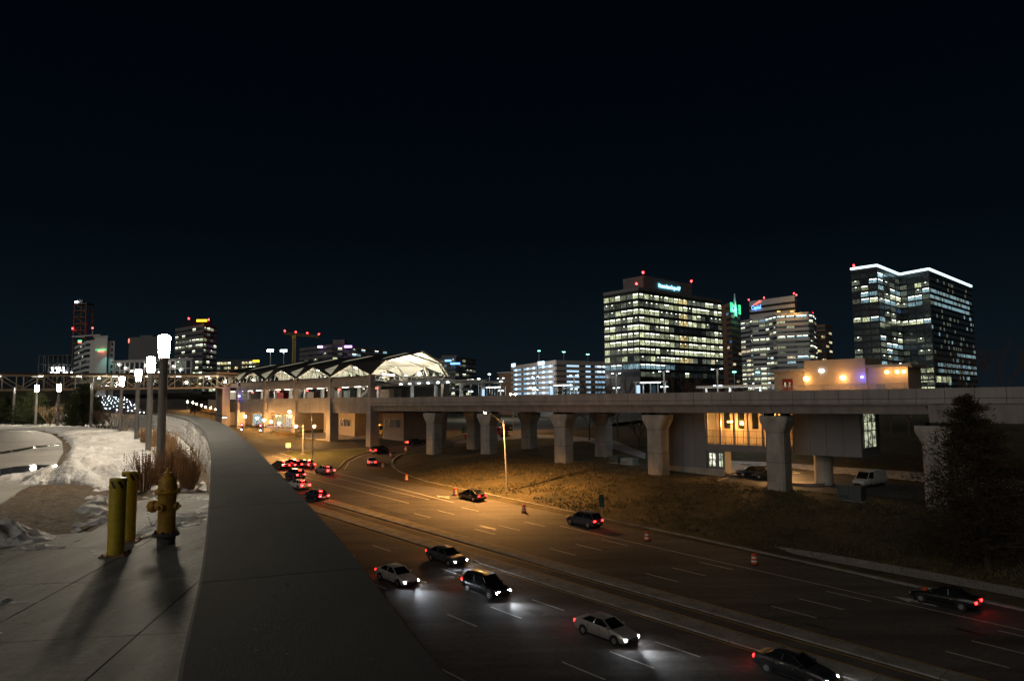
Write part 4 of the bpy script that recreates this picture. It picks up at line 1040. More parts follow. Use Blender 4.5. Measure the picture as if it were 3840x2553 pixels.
# ================================================================== FOOTBRIDGE
B0, B1 = Vector((-160, 116, 0)), Vector((-84.5, 222, 0))
bl = (B1 - B0).length; bd = (B1 - B0).normalized(); br = math.atan2(bd.y, bd.x)
fb = thing('footbridge', 'covered truss footbridge running from the left to the station', 'bridge', B0, br)
def bz(x): return 4.1 + 2.75 * x / bl          # floor height
for sy in (0, 4.2):
    MB().beam((0, sy, bz(0) + 3.5), (bl, sy, bz(bl) + 3.5), .3, .35).build('top_chord', M['beam'], fb); MB().beam((0, sy, bz(0)), (bl, sy, bz(bl)), .3, .45).build('bottom_chord', M['beam'], fb)
    nb = 29; bw = bl / nb
    for i in range(nb + 1): MB().beam((i * bw, sy, bz(i * bw) + .2), (i * bw, sy, bz(i * bw) + 3.4), .2, .2).build('post', M['beam'], fb)
    for i in range(nb):
        x0, x1 = i * bw, (i + 1) * bw
        if i % 2: x0, x1 = x1, x0
        MB().beam((x0, sy, bz(x0) + .25), (x1, sy, bz(x1) + 3.35), .17, .2).build('diagonal', M['beam'], fb)
MB().hexa([(0, -.5, bz(0) + 3.72), (bl, -.5, bz(bl) + 3.72), (bl, 4.7, bz(bl) + 3.72), (0, 4.7, bz(0) + 3.72)], [(0, -.5, bz(0) + 4.1), (bl, -.5, bz(bl) + 4.1), (bl, 4.7, bz(bl) + 4.1), (0, 4.7, bz(0) + 4.1)]).build('roof', M['roof'], fb)
MB().hexa([(0, .1, bz(0) - .3), (bl, .1, bz(bl) - .3), (bl, 4.1, bz(bl) - .3), (0, 4.1, bz(0) - .3)], [(0, .1, bz(0)), (bl, .1, bz(bl)), (bl, 4.1, bz(bl)), (0, 4.1, bz(0))]).build('floor', M['conc2'], fb)
M['mesh'] = glassmat('bridge_screen', (.62, .60, .52), .05)
for i in range(nb): 
    if i % 1 == 0: MB().poly([(i * bw + .15, 3.95, bz(i * bw) + .3), ((i + 1) * bw - .15, 3.95, bz((i + 1) * bw) + .3), ((i + 1) * bw - .15, 3.95, bz((i + 1) * bw) + 3.3), (i * bw + .15, 3.95, bz(i * bw) + 3.3)]).build('screen_panel', M['mesh'], fb)
for i in range(1, nb, 2):
    x = i * bw; MB().box(x - .5, x + .5, 1.9, 2.2, bz(x) + 3.28, bz(x) + 3.36).build('ceiling_lamp', M['warmhi'], fb)
for x in (30, 62, 92, bl - 6): light('bridge_light', fb, (x, 2, bz(x) + 2.9), 900, (1, .84, .58), radius=.3)
for x, w_ in ((bl - 3.5, 2.6), (34, 2.0)):
    q = B0 + bd * x; MB().box(x - w_ / 2, x + w_ / 2, .6, 3.4, zr(q.x, q.y) - 1, bz(x) - .3).build('bridge_pier', M['conc'], fb)
MB().box(bl - 8, bl + 8, -1, 6, bz(bl) + 3.9, bz(bl) + 4.5).build('landing_roof', M['tan'], fb)

# ================================================================== STREET FURNITURE
q = cast(1903, 1846, zr); zl = hh(q.x, q.y)
sl = thing('street_lamp', 'tall steel street lamp with amber head on the grass beside the road', 'street lamp', (q.x, q.y, zl))
hd = atY(1822, 1546, q.y - 2.0); tp = atY(1888, 1575, q.y)
MB().tube((0, 0, -.3), (tp.x - q.x, 0, tp.z - zl), .15, .085, 12).build('pole', M['steel'], sl, True)
MB().tube((tp.x - q.x, 0, tp.z - zl - .5), (hd.x - q.x + .4, -2.0, hd.z - zl + .12), .06, .045, 8).build('arm', M['steel'], sl, True)
hx, hy, hz = hd.x - q.x, -2.0, hd.z - zl
MB().loft([[(hx + .5, hy - .05, hz + .02), (hx + .5, hy + .05, hz + .02), (hx + .5, hy + .05, hz + .14), (hx + .5, hy - .05, hz + .14)], [(hx + .1, hy - .2, hz), (hx + .1, hy + .2, hz), (hx + .1, hy + .14, hz + .2), (hx + .1, hy - .14, hz + .2)], [(hx - .45, hy - .15, hz), (hx - .45, hy + .15, hz), (hx - .45, hy + .1, hz + .14), (hx - .45, hy - .1, hz + .14)]]).build('head', M['steel'], sl, True)
MB().lathe([(.05, -.19), (.15, -.12), (.18, -.01)], 14, c=(hx - .12, hy, hz)).build('lens', M['sodium'], sl, True)
light('street_light', sl, (hx - .12, hy, hz - .28), 40000, (1, .46, .12), 'SPOT', .18, 158, .6)
MB().box(-.25, .25, -.25, .25, -.2, .05).build('footing', M['conc'], sl)
q = cast(1173, 1722, zr); zl = zr(q.x, q.y)
sl2 = thing('street_lamp', 'steel street lamp with amber head on the grass island by the junction', 'street lamp', (q.x, q.y, zl))
tp = atY(1170, 1548, q.y); hd = atY(1085, 1543, q.y + 2)
MB().tube((0, 0, -.1), (tp.x - q.x, 0, tp.z - zl), .16, .09, 10).build('pole', M['steel'], sl2, True); MB().tube((tp.x - q.x, 0, tp.z - zl - .3), (hd.x - q.x + .3, 2, hd.z - zl + .1), .06, .045, 8).build('arm', M['steel'], sl2, True)
MB().lathe([(.08, -.2), (.26, -.1), (.26, .0), (.1, .15)], 12, c=(hd.x - q.x, 2, hd.z - zl)).build('lens', M['sodium'], sl2, True)
light('street_light', sl2, (hd.x - q.x, 2, hd.z - zl - .3), 22000, (1, .47, .13), 'SPOT', .18, 166, .35)
# a second and third cobra-head lamp on the near side, seen from behind over the wall
def cobra(u0, v0, u1, v1, Y, label):
    h_ = atY(u1, v1, Y); b_ = atY(u0, v0, Y); zg = zr(b_.x - 1, Y); t = thing('street_lamp', label, 'street lamp', (b_.x - 3, Y, zg))
    MB().tube((0, 0, -.3), (0, 0, b_.z - zg), .14, .08, 8).build('pole', M['steel_d'], t, True); MB().tube((0, 0, b_.z - zg - .1), (h_.x - b_.x + 3, 0, h_.z - zg), .06, .04, 8).build('arm', M['steel_d'], t, True)
    MB().box(h_.x - b_.x + 2.4, h_.x - b_.x + 3.3, -.16, .16, h_.z - zg - .08, h_.z - zg + .1).build('head', M['steel_d'], t)
    MB().box(h_.x - b_.x + 2.6, h_.x - b_.x + 3.1, -.12, .12, h_.z - zg - .14, h_.z - zg - .082).build('lens', M['warmhi'], t)
cobra(800, 1535, 845, 1562, 118, 'dark street lamp head just visible above the far wall cap')

# small sodium globe lamps along the station pavement
t = thing('globe_lamp', '', 'street lamp', group='amber globe lamps along the station pavement')
MB().lathe([(.12, 0), (.07, .25), (.05, .4), (.05, 3.3)], 8).build('post', M['steel_d'], t, True); MB().lathe([(.06, 3.2), (.24, 3.34), (.30, 3.55), (.22, 3.74), (.05, 3.8)], 12).build('globe', M['sodium_s'], t, True); MB().lathe([(.2, 3.80), (.1, 3.88), (.02, 3.95)], 10).build('lid', M['steel_d'], t, True)
GLB = [(1517, 1577), (1312, 1580), (1179, 1597), (1110, 1597), (1046, 1585), (1016, 1580), (990, 1574), (963, 1566), (920, 1561), (891, 1556), (850, 1546), (828, 1539), (810, 1534), (790, 1528), (771, 1524), (755, 1519), (737, 1513), (723, 1508), (703, 1505)]
for i, (u, v) in enumerate(GLB):
    d_ = ray(u, v); lo, hi = 60.0, 600.0
    for k in range(40):
        m_ = (lo + hi) / 2; p = CAM + d_ * m_
        if p.z > zr(p.x, p.y) + 3.75: lo = m_
        else: hi = m_
    p = CAM + d_ * lo; lb = 'amber globe lamp on a thin post, %s from the right along the station pavement' % ORD[i]
    zz = zr(p.x, p.y) + .15
    if i == 0: t.location = (p.x, p.y, zz); t['label'] = lb
    else: dup(t, (p.x, p.y, zz), 0, lb)

rw_ = thing('retaining_wall', 'pale curved retaining wall lit amber behind the far globe lamps', 'wall', (-88, 240, zr(-88, 240)))
rg = []
for (x, y, hgt) in ((-72, 226, 8.5), (-86, 243, 8.3), (-98, 262, 7.0), (-113, 290, 4.5), (-130, 322, 3.0), (-150, 356, 2.0)):
    z = zr(x, y) - zr(-88, 240); rg.append([(x + 88, y - 240, z - 1), (x + 88.8, y - 239.4, z - 1), (x + 88.8, y - 239.4, z + hgt), (x + 88, y - 240, z + hgt)])
MB().loft(rg).build('wall_face', M['beige'], rw_)
MB().loft([[(a[0] - .15, a[1] - .1, a[2]), (b[0] + .15, b[1] + .1, b[2]), (b[0] + .15, b[1] + .1, b[2] + .25), (a[0] - .15, a[1] - .1, a[2] + .25)] for _, _, b, a in rg]).build('coping', M['conc'], rw_)
# traffic signals on a mast arm
q = cast(1136, 1706, zr); zl = zr(q.x, q.y) + .16
sg = thing('signal_mast', 'traffic signal mast with long arm, two red signals and a street name board', 'traffic signal', (q.x, q.y, zl))
MB().lathe([(.75, -.2), (.75, .12)], 16).build('footing', M['conc'], sg); tp = atY(1136, 1592, q.y)
MB().tube((0, 0, .1), (0, 0, tp.z - zl), .24, .17, 12).build('mast', M['steel'], sg, True)
ae = atY(872, 1598, q.y + 6); az = atY(1136, 1604, q.y)
MB().tube((0, 0, az.z - zl), (ae.x - q.x, 6, ae.z - zl), .14, .07, 10).build('arm', M['steel_d'], sg, True)
for u, v in ((909, 1599), (979, 1602)):
    k = (1136 - u) / 264; p = atY(u, v, q.y + 6 * k); x, y, z = p.x - q.x, 6 * k - .3, p.z - zl
    s_ = MB().box(x - .28, x + .28, y, y + .25, z - .95, z + .75).build('signal', M['black'], sg)
    MB().lathe([(.02, -.02), (.19, 0), (.19, .04)], 14, c=(0, 0, 0)).build('red_light', M['redlamp'], s_).matrix_local = Matrix.Translation((x, y - .02, z + .42)) @ Matrix.Rotation(R(90), 4, 'X')
    MB().lathe([(.02, -.02), (.13, 0), (.13, .04)], 14).build('green_light', M['cool'], s_).matrix_local = Matrix.Translation((x, y - .02, z - .62)) @ Matrix.Rotation(R(90), 4, 'X')
def text(body, size, mt, parent, loc, rz, name='lettering', width=None, depth=.02, rx=R(90)):
    cu = bpy.data.curves.new('txt', 'FONT'); cu.body = body; cu.size = size; cu.extrude = depth; cu.align_x = 'CENTER'; cu.align_y = 'CENTER'; cu.resolution_u = 2
    tmp = bpy.data.objects.new('txt', cu); C.objects.link(tmp); bpy.context.view_layer.update()
    me = bpy.data.meshes.new_from_object(tmp.evaluated_get(bpy.context.evaluated_depsgraph_get())); bpy.data.objects.remove(tmp)
    me.materials.clear(); me.materials.append(mt)
    o = link(name, me, parent, loc); o.rotation_euler = (rx, 0, rz)
    if width and me.vertices:
        xs = [v.co.x for v in me.vertices]; o.scale = (width / (max(xs) - min(xs)), 1, 1)
    return o
M['signblue_p'] = mat('blue_sign', (.02, .04, .30), .4); M['signgreen_d'] = mat('dark_green_sign', (.01, .05, .04), .5); M['signgreen_p'] = mat('green_sign', (.0, .14, .08), .4); M['signwhite'] = mat('sign_white', (.8, .8, .78), .4)
p = atY(1030, 1598, q.y + 2.4); sn = MB().box(p.x - q.x - 1.9, p.x - q.x + 1.9, 1.95, 2.02, p.z - zl - .32, p.z - zl + .32).build('street_name_board', M['signblue_p'], sg)
text('Tysons Blvd', .5, M['signwhite'], sn, (p.x - q.x - .45, 1.93, p.z - zl), 0, width=2.5)
mb = MB(); mb.poly([(1.0, 0, -.05), (1.45, 0, -.05), (1.45, 0, .05), (1.0, 0, .05)]).poly([(1.42, 0, -.16), (1.66, 0, 0), (1.42, 0, .16)]); mb.build('arrow', M['signwhite'], sn, loc=(p.x - q.x, 1.93, p.z - zl))

def sign(u, v, h, w, hgt, mt, label, lines=0, posts=1, back='steel', f=hh):
    q = cast(u, v, f); t = thing('road_sign', label, 'sign', (q.x, q.y, f(q.x, q.y)), math.atan2(q.y, q.x) - R(90))
    for k in range(posts):
        x = (k - (posts - 1) / 2) * w * .6; MB().tube((x, .04, -.2), (x, .04, h), .04, .04, 6).build('post', M['steel'], t)
    pn = MB().box(-w / 2, w / 2, -.02, .0, h - hgt, h).build('panel', M[mt], t)
    for k in range(lines): MB().box(-w * .36, w * .36 - .1 * k * w, -.028, -.021, h - hgt * (k + .75) / (lines + .3), h - hgt * (k + .45) / (lines + .3)).build('legend', M['signwhite'] if mt != 'signwhite' else M['black'], pn)
sign(2257, 1946, 3.0, .62, 1.5, 'signgreen_d', 'small green guide sign on a post in the dark grass bank', 0)
sign(1080, 1703, 2.4, 1.0, 1.0, 'signwhite', 'square white lane arrow sign on the grass island', 2, f=zr)
sign(1751, 1652, 3.3, 2.3, 1.4, 'signgreen_p', 'green road sign on two posts beyond the viaduct', 2, 2, f=zr)

# traffic drums
td = thing('traffic_drum', '', 'traffic drum', group='striped traffic drums beside the kerb')
M['orange'] = mat('drum_orange', (.75, .10, .02), .5, nz=(5, .1)); M['reflect'] = mat('drum_white', (.80, .78, .75), .35); M['rubber'] = mat('rubber', (.02, .02, .02), .9)
MB().lathe([(.40, 0), (.40, .05), (.30, .07)], 16).build('rubber_base', M['rubber'], td)
zz = [.06, .25, .42, .59, .76, .98]
for k in range(5): MB().lathe([(.29 - .018 * k, zz[k]), (.285 - .018 * k, zz[k + 1])], 20).build('band', M['orange' if k % 2 == 0 else 'reflect'], td, True)
MB().lathe([(.20, .98), (.20, 1.0), (.10, 1.02)], 16).build('lid', M['orange'], td, True); MB().box(-.13, .13, -.02, .02, 1.0, 1.10).build('handle', M['orange'], td)
DP = [(3470, 2255), (2829, 2118), (2427, 2029), (1965, 1923), (1706, 1858), (1524, 1803), (1436, 1755), (1465, 1715), (1523, 1692)]
for i, (u, v) in enumerate(DP):
    q = cast(u, v, zr); lb = 'orange and white striped traffic drum, %s from the right along the kerb' % ORD[i]; z_ = zr(q.x, q.y) + .06
    if i == 0: td.location = (q.x, q.y, z_); td['label'] = lb
    else: dup(td, (q.x, q.y, z_), i * .7, lb)
# small things on the bank
def box_thing(name, label, cat, u, v, w, d, h, mt, ov=.08):
    q = cast(u, v); t = thing(name, label, cat, (q.x, q.y, hh(q.x, q.y)), VR)
    MB().box(-w / 2, w / 2, 0, d, -.25, h).build('cabinet', M[mt], t, bevel=.03); MB().box(-w / 2 - ov, w / 2 + ov, -ov, d + ov, h, h + .1).build('lid', M[mt], t, bevel=.02); MB().box(-w / 2 - .2, w / 2 + .2, -.2, d + .2, -.3, .06).build('pad', M['conc'], t)
    MB().box(-.012, .012, -.012, .0, .1, h - .05).build('door_seam', M['dark'], t); MB().box(.06, .10, -.05, .0, h * .45, h * .62).build('handle', M['steel_d'], t)
    for k in range(5): MB().box(-w / 2 + .15, -.15, -.014, .0, h * .2 + k * .07, h * .2 + k * .07 + .035).build('louvre', M['dark'], t)
M['cab'] = mat('green_cabinet', (.07, .09, .085), .55, nz=(2, .15)); M['cab2'] = mat('pale_cabinet', (.26, .32, .32), .5, nz=(2, .15))
box_thing('utility_cabinet', 'dark green transformer cabinet on the bank in front of the parked van', 'cabinet', 3185, 1878, 2.9, 1.8, 1.75, 'cab')
box_thing('utility_cabinet', 'pale green utility cabinet in the grass between two piers, right one', 'cabinet', 2350, 1742, 2.6, 1.6, 1.0, 'cab2'); box_thing('utility_cabinet', 'dark louvred utility cabinet in the grass, left of the pale one', 'cabinet', 2300, 1736, 1.9, 1.5, 1.1, 'cab')
q = cast(3083, 1848); hy2 = thing('fire_hydrant', 'small pale fire hydrant at the edge of the parking lot', 'fire hydrant', (q.x, q.y, hh(q.x, q.y)))
MB().lathe([(.13, 0), (.13, .05), (.09, .07), (.09, .52), (.13, .54), (.13, .58), (.09, .62), (.06, .72), (.02, .74)], 14).build('barrel', M['steel'], hy2, True); MB().tube((-.2, 0, .42), (.2, 0, .42), .055, .055, 8).build('nozzle', M['steel'], hy2, True)
MB().lathe([(.09, .62), (.08, .68), (.03, .76)], 10).build('bonnet', M['orange'], hy2, True)
# storm drain inlets
for u, v, lb in ((2580, 1983, 'dark storm drain slab in the grass by the kerb'),):
    q = cast(u, v); o = MB().box(-1.3, 1.3, -.4, .4, -.1, .05).build('storm_drain', M['dark'], None, loc=(q.x, q.y, hh(q.x, q.y)), rz=R(-47)); tag(o, lb, 'drain')

# ================================================================== VEHICLES
M['tyre'] = mat('tyre', (.02, .02, .02), .85); M['rim'] = mat('rim', (.45, .45, .46), .35, .8); M['carglass'] = mat('car_glass', (.01, .012, .014), .06, spec=.8); M['plate'] = mat('plate', (.7, .7, .7), .5); M['trim'] = mat('black_trim', (.015, .015, .015), .5)
M['head_off'] = mat('headlamp_glass', (.5, .52, .54), .1); M['tail_off'] = mat('tail_glass', (.25, .01, .01), .2); em('brake', (1, .014, .014), 55); em('tail', (1, .010, .010), 26)
PA = {}
def paint(n, c, me=.3):
    if n not in PA:
        m = mat('paint_' + n, c, .28, me); m.node_tree.nodes['Principled BSDF'].inputs['Coat Weight'].default_value = .6; PA[n] = m
    return PA[n]
SPEC = {  # body stations (x, z0, z1, half width), glass base/roof
    'sedan': dict(body=[(-2.36, .42, .74, .66), (-2.30, .30, .96, .80), (-1.7, .22, 1.03, .88), (-1.0, .19, 1.0, .90), (.2, .19, .97, .905), (1.1, .19, .94, .90), (1.75, .21, .84, .87), (2.2, .27, .70, .79), (2.36, .36, .58, .62)], g0=(-1.85, 1.05), g1=(-1.05, .20), belt=.95, top=1.44, wb=.80, wt=.60, wx=(-1.4, 1.42), wr=.33),
    'suv': dict(body=[(-2.28, .45, .92, .70), (-2.22, .32, 1.10, .84), (-1.6, .26, 1.14, .92), (0, .24, 1.12, .93), (1.0, .24, 1.08, .92), (1.7, .26, 1.00, .89), (2.15, .32, .86, .82), (2.30, .42, .70, .66)], g0=(-2.14, 1.12), g1=(-1.72, .30), belt=1.06, top=1.72, wb=.84, wt=.68, wx=(-1.38, 1.40), wr=.38),
    'van': dict(body=[(-2.7, .45, 1.15, .84), (-2.62, .34, 1.2, .98), (0, .30, 1.2, 1.0), (1.5, .30, 1.16, .99), (2.1, .32, 1.10, .95), (2.55, .38, .98, .88), (2.68, .48, .84, .72)], g0=(-2.62, 1.75), g1=(-2.5, 1.05), belt=1.12, top=2.05, wb=.95, wt=.82, wx=(-1.75, 1.75), wr=.38)}
def car(kind, pt, lights, name='car'):
    s = SPEC[kind]; t = thing(name, '', 'car' if kind != 'van' else 'van'); rings = []
    for x, z0, z1, w in s['body']:
        h_ = z1 - z0
        rings.append([(x, -w * .86, z0), (x, w * .86, z0), (x, w * .98, z0 + h_ * .2), (x, w, z0 + h_ * .55), (x, w * .96, z0 + h_ * .82), (x, w * .84, z1), (x, -w * .84, z1), (x, -w * .96, z0 + h_ * .82), (x, -w, z0 + h_ * .55), (x, -w * .98, z0 + h_ * .2)])
    MB().loft(rings).build('body', pt, t, True)
    g0, g1, b, tp, wb, wt = s['g0'], s['g1'], s['belt'], s['top'], s['wb'], s['wt']
    gl = MB().hexa([(g0[0], -wb * .94, b), (g0[1], -wb * .94, b), (g0[1], wb * .94, b), (g0[0], wb * .94, b)], [(g1[0], -wt, tp - .05), (g1[1], -wt, tp - .05), (g1[1], wt, tp - .05), (g1[0], wt, tp - .05)]).build('windows', M['carglass'], t)
    rf = MB(); m_ = (g1[0] + g1[1]) / 2
    rf.loft([[(g1[0] - .04, -wt, tp - .06), (g1[0] - .04, wt, tp - .06), (g1[0] - .02, wt * .9, tp - .02), (g1[0] - .02, -wt * .9, tp - .02)], [(m_, -wt - .02, tp - .05), (m_, wt + .02, tp - .05), (m_, wt * .88, tp + .015), (m_, -wt * .88, tp + .015)], [(g1[1] + .04, -wt, tp - .06), (g1[1] + .04, wt, tp - .06), (g1[1] + .02, wt * .9, tp - .03), (g1[1] + .02, -wt * .9, tp - .03)]])
    rf.build('roof', pt, t, True)
    for sy in (-1, 1):
        for (xb, xt) in ((g0[0], g1[0]), ((g0[0] + g0[1]) / 2 - .1, (g1[0] + g1[1]) / 2), (g0[1], g1[1])): MB().beam((xb, sy * wb * .945, b), (xt, sy * (wt + .01), tp - .04), .07, .05).build('pillar', pt if kind != 'van' or xb > 0 else pt, t)
        if kind == 'van': MB().hexa([(g0[0] + .1, sy * wb * .95, b), (.3, sy * wb * .95, b), (.3, sy * wb * .97, b), (g0[0] + .1, sy * wb * .97, b)], [(g1[0], sy * (wt + .005), tp - .06), (.2, sy * (wt + .005), tp - .06), (.2, sy * (wt + .03), tp - .06), (g1[0], sy * (wt + .03), tp - .06)]).build('side_panel', pt, t)
        wv = max(q[3] for q in s['body'])
        for xd_ in (-.95, .08, 1.0): MB().box(xd_ - .012, xd_ + .012, sy * (wv - .02) - .022, sy * (wv - .02) + .022, .34, b - .06).build('door_seam', M['trim'], t)
        for xd_ in (-.72, .30): MB().box(xd_ - .09, xd_ + .09, sy * wv - .02, sy * wv + .02, b - .20, b - .165).build('door_handle', M['rim'], t)
        MB().box(-1.0, 1.0, sy * (wv - .04) - .035, sy * (wv - .04) + .035, .20, .30).build('sill', M['trim'], t)
        MB().box(g0[1] - .35, g0[1] - .2, sy * (wb + .1) - .09, sy * (wb + .1) + .09, b, b + .14).build('mirror', pt, t)
        for x in s['wx']:
            w_ = MB().tube((x, sy * .72, s['wr']), (x, sy * .91, s['wr']), s['wr'], s['wr'], 18).build('wheel', M['tyre'], t, True)
            MB().tube((x, sy * .70, s['wr'] + .03), (x, sy * .90, s['wr'] + .03), s['wr'] * 1.16, s['wr'] * 1.16, 18).build('wheel_arch', M['trim'], w_)
            MB().tube((x, sy * .90, s['wr']), (x, sy * .925, s['wr']), s['wr'] * .62, s['wr'] * .55, 12).build('rim', M['rim'], w_)
        xr, xf = s['body'][1][0], s['body'][-2][0]; zr_, zf = s['body'][1][2] - .2, s['body'][-2][2] - .16; wr_, wf = s['body'][1][3], s['body'][-2][3]
        MB().box(xr - .09, xr + .06, sy * wr_ * .78 - .15, sy * wr_ * .78 + .15, zr_ - .07, zr_ + .09).build('tail_light', M[{'b': 'brake', 't': 'tail'}.get(lights[0], 'tail_off')], t)
        MB().box(xf - .06, xf + .10, sy * wf * .74 - .16, sy * wf * .74 + .16, zf - .06, zf + .08).build('headlight', M['head'] if lights[1] == 'h' else M['head_off'], t)
    if lights[0] == 'b': MB().box(g1[0] - .22, g1[0] - .14, -.22, .22, tp - .17, tp - .11).build('brake_light', M['brake'], t)
    MB().box(s['body'][0][0] - .02, s['body'][0][0] + .05, -.26, .26, .55, .70).build('plate', M['plate'], t)
    MB().box(s['body'][-1][0] - .02, s['body'][-1][0] + .015, -.5, .5, .36, .58).build('grille', M['trim'], t)
    MB().box(s['body'][0][0] - .04, s['body'][0][0] + .1, -.7, .7, .36, .48).build('bumper', M['trim'], t)
    if lights[1] == 'h':
        light('beam', t, (s['body'][-1][0] + .15, 0, .62), 700, (.85, .93, 1), 'SPOT', .12, 75, .7, aim=(1, 0, -.10))
    return t
def place(t, x, y, rz, label, f=zr, group=None, dz=.06):
    z = f(x, y); fx, fy = math.cos(rz), math.sin(rz); g = (f(x + fx, y + fy) - f(x - fx, y - fy)) / 2
    t.location = (x, y, z + dz); t.rotation_euler = (0, -math.atan(g), rz); t['label'] = label
    if group: t['group'] = group
    return t
AWAY, TOW = math.atan2(-TY, -TX), math.atan2(TY, TX)
Q = 'cars queuing at the red light'
silver, white_, dark, navy, grey_, blk = paint('silver', (.45, .42, .40)), paint('white', (.70, .69, .66), 0), paint('dark', (.035, .035, .04)), paint('navy', (.02, .03, .09)), paint('graphite', (.10, .10, .12)), paint('black', (.012, .012, .013))
for kind, pt, u, v, lb in (('sedan', dark, 1052, 1756, 'dark sedan farthest left in the queue, half hidden by the wall'), ('suv', dark, 1098, 1756, 'dark tall car with high brake light in the middle of the queue'), ('sedan', grey_, 1146, 1753, 'grey sedan at the kerb side of the queue'),
                           ('sedan', silver, 1217, 1776, 'silver sedan joining the back of the queue'), ('suv', navy, 1105, 1795, 'dark blue wagon braking beside the wall'), ('sedan', white_, 1120, 1832, 'white sedan partly hidden by the wall cap'), ('sedan', navy, 1186, 1873, 'blue grey sedan last in the left turn lane')):
    q = cast(u, v, zr); place(car(kind, pt, 'b-'), q.x, q.y, AWAY, lb, group=Q)
# traffic on the move, standing where the camera finds it
MV = 'cars driving on the near carriageway'
for kind, pt, s, o, lb in (('sedan', grey_, -57, 43.4, 'grey sedan with headlights on next to the near median'), ('suv', blk, -47, 39.9, 'black wagon with headlights on in the second near lane'), ('sedan', silver, -34, 39.9, 'silver sedan with headlights on nearest the bottom edge'),
                           ('sedan', white_, -55, 36.4, 'white sedan with headlights on in the third near lane'), ('sedan', dark, -22, 43.4, 'dark sedan with headlights on right of the others by the near median')):
    x, y = xy_(s, o); place(car(kind, pt, 'th'), x, y, TOW, lb, group=MV)
RV = 'cars driving away along the far kerb'
for kind, pt, s, o, lb in (('sedan', dark, -80, 65.4, 'dark sedan with red tail lights passing the amber street lamp'), ('suv', grey_, -58, 64.4, 'grey wagon with red tail lights beside the third drum'), ('sedan', blk, -20, 64.2, 'black sedan with red tail lights at the right edge')):
    x, y = xy_(s, o); place(car(kind, pt, 't-'), x, y, AWAY, lb, group=RV)
for kind, pt, u, v, rz, lb in (('sedan', silver, 1396, 1742, R(100), 'silver sedan with red tail lights turning into the ramp'), ('suv', dark, 1425, 1700, R(62), 'dark wagon with red tail lights halfway round the ramp'), ('sedan', dark, 1560, 1668, R(35), 'dark sedan with red tail lights leaving the ramp by the first pier')):
    q = cast(u, v, zr); place(car(kind, pt, 't-'), q.x, q.y, rz, lb, group=RV)
for kind, pt, u, v, rz, lb, f in (('suv', blk, 2818, 1788, VR + R(215), 'black station wagon parked under the lit gallery', hh), ('sedan', dark, 2880, 1796, VR + R(215), 'dark sedan parked half behind the middle pier', hh), ('van', paint('van_white', (.55, .54, .52), 0), 3262, 1822, VR + R(255), 'white passenger van parked on the dark lot', hh)):
    q = cast(u, v, f); t = car(kind, pt, '--', 'van' if kind == 'van' else 'car'); place(t, q.x, q.y, rz, lb, f)
# distant traffic coming down the hill on the left
pr = car('sedan', grey_, 'th'); 
for o in list(pr.children):
    if o.type == 'LIGHT': bpy.data.objects.remove(o)
k = 0; first_ = True
for lane in range(4):
    for i in range(6):
        Y = 290 + i * 26 + lane * 9; x = -118 - (Y - 262) * .60 - 14 - lane * 4.2; zz = zr(x, Y) + .1; rz = math.atan2(-1, .6)
        lb = 'distant car with white headlights in lane %s from the left, %s in line' % (ORD[3 - lane], ORD[i])
        if first_: place(pr, x, Y, rz, lb, group='distant oncoming traffic on the hill'); first_ = False
        else:
            c_ = dup(pr, (x, Y, zz), rz, lb, 'distant oncoming traffic on the hill'); c_.rotation_euler = pr.rotation_euler
# articulated bits of road work beyond the viaduct, and a bus
q = cast(1500, 1632, zr); bz_ = zr(q.x, q.y)
bus = thing('bus', 'red and yellow city bus passing under the station', 'bus', (q.x, q.y, bz_ + .05), math.atan2(-.25, 1))
M['busred'] = mat('bus_red', (.35, .02, .02), .4); M['busyel'] = mat('bus_yellow', (.55, .36, .03), .4)
MB().box(-6, -1.2, -1.25, 1.25, .35, 3.0).build('front_body', M['busyel'], bus, bevel=.15); MB().box(-1.2, 6, -1.25, 1.25, .35, 3.0).build('rear_body', M['busred'], bus, bevel=.15)
for k in range(6): MB().box(-5.4 + k * 1.9, -3.8 + k * 1.9, -1.28, -1.24, 1.5, 2.5).build('window', M['carglass'], bus)
for x in (-4, 3.4):
    for y in (-1.2, 1.0): MB().tube((x, y, .5), (x, y + .25, .5), .5, .5, 16).build('wheel', M['tyre'], bus, True)
for x in (-5.4, -.6, 5.6): MB().box(x - .12, x + .12, -1.33, -1.27, 2.72, 2.86).build('marker_lamp', M['amber'] if x < 5 else M['tail'], bus)
q = cast(1775, 1650, zr); at = thing('crash_trailer', 'yellow crash cushion trailer with red chevron board beside the ramp', 'trailer', (q.x, q.y, zr(q.x, q.y) + .05), R(20))
MB().box(-1.6, 2.6, -1, 1, .5, 1.3).build('cushion', M['busyel'], at, bevel=.05); bd_ = MB().box(-2.0, -1.62, -1.1, 1.1, .35, 1.5).build('chevron_board', M['busred'], at)
for k in range(3): MB().hexa([(-2.03, -1.0 + k * .7, .4), (-2.0, -1.0 + k * .7, .4), (-2.0, -.75 + k * .7, .4), (-2.03, -.75 + k * .7, .4)], [(-2.03, -.6 + k * .7, 1.45), (-2.0, -.6 + k * .7, 1.45), (-2.0, -.35 + k * .7, 1.45), (-2.03, -.35 + k * .7, 1.45)]).build('stripe', M['orange'], bd_)
for y in (-.9, .9): MB().tube((1.2, y - .1, .35), (1.2, y + .1, .35), .35, .35, 14).build('wheel', M['tyre'], at, True)
q = cast(1862, 1640, zr); tk = thing('work_truck', 'dark red work truck parked behind the pier', 'truck', (q.x, q.y, zr(q.x, q.y) + .05), R(-18))
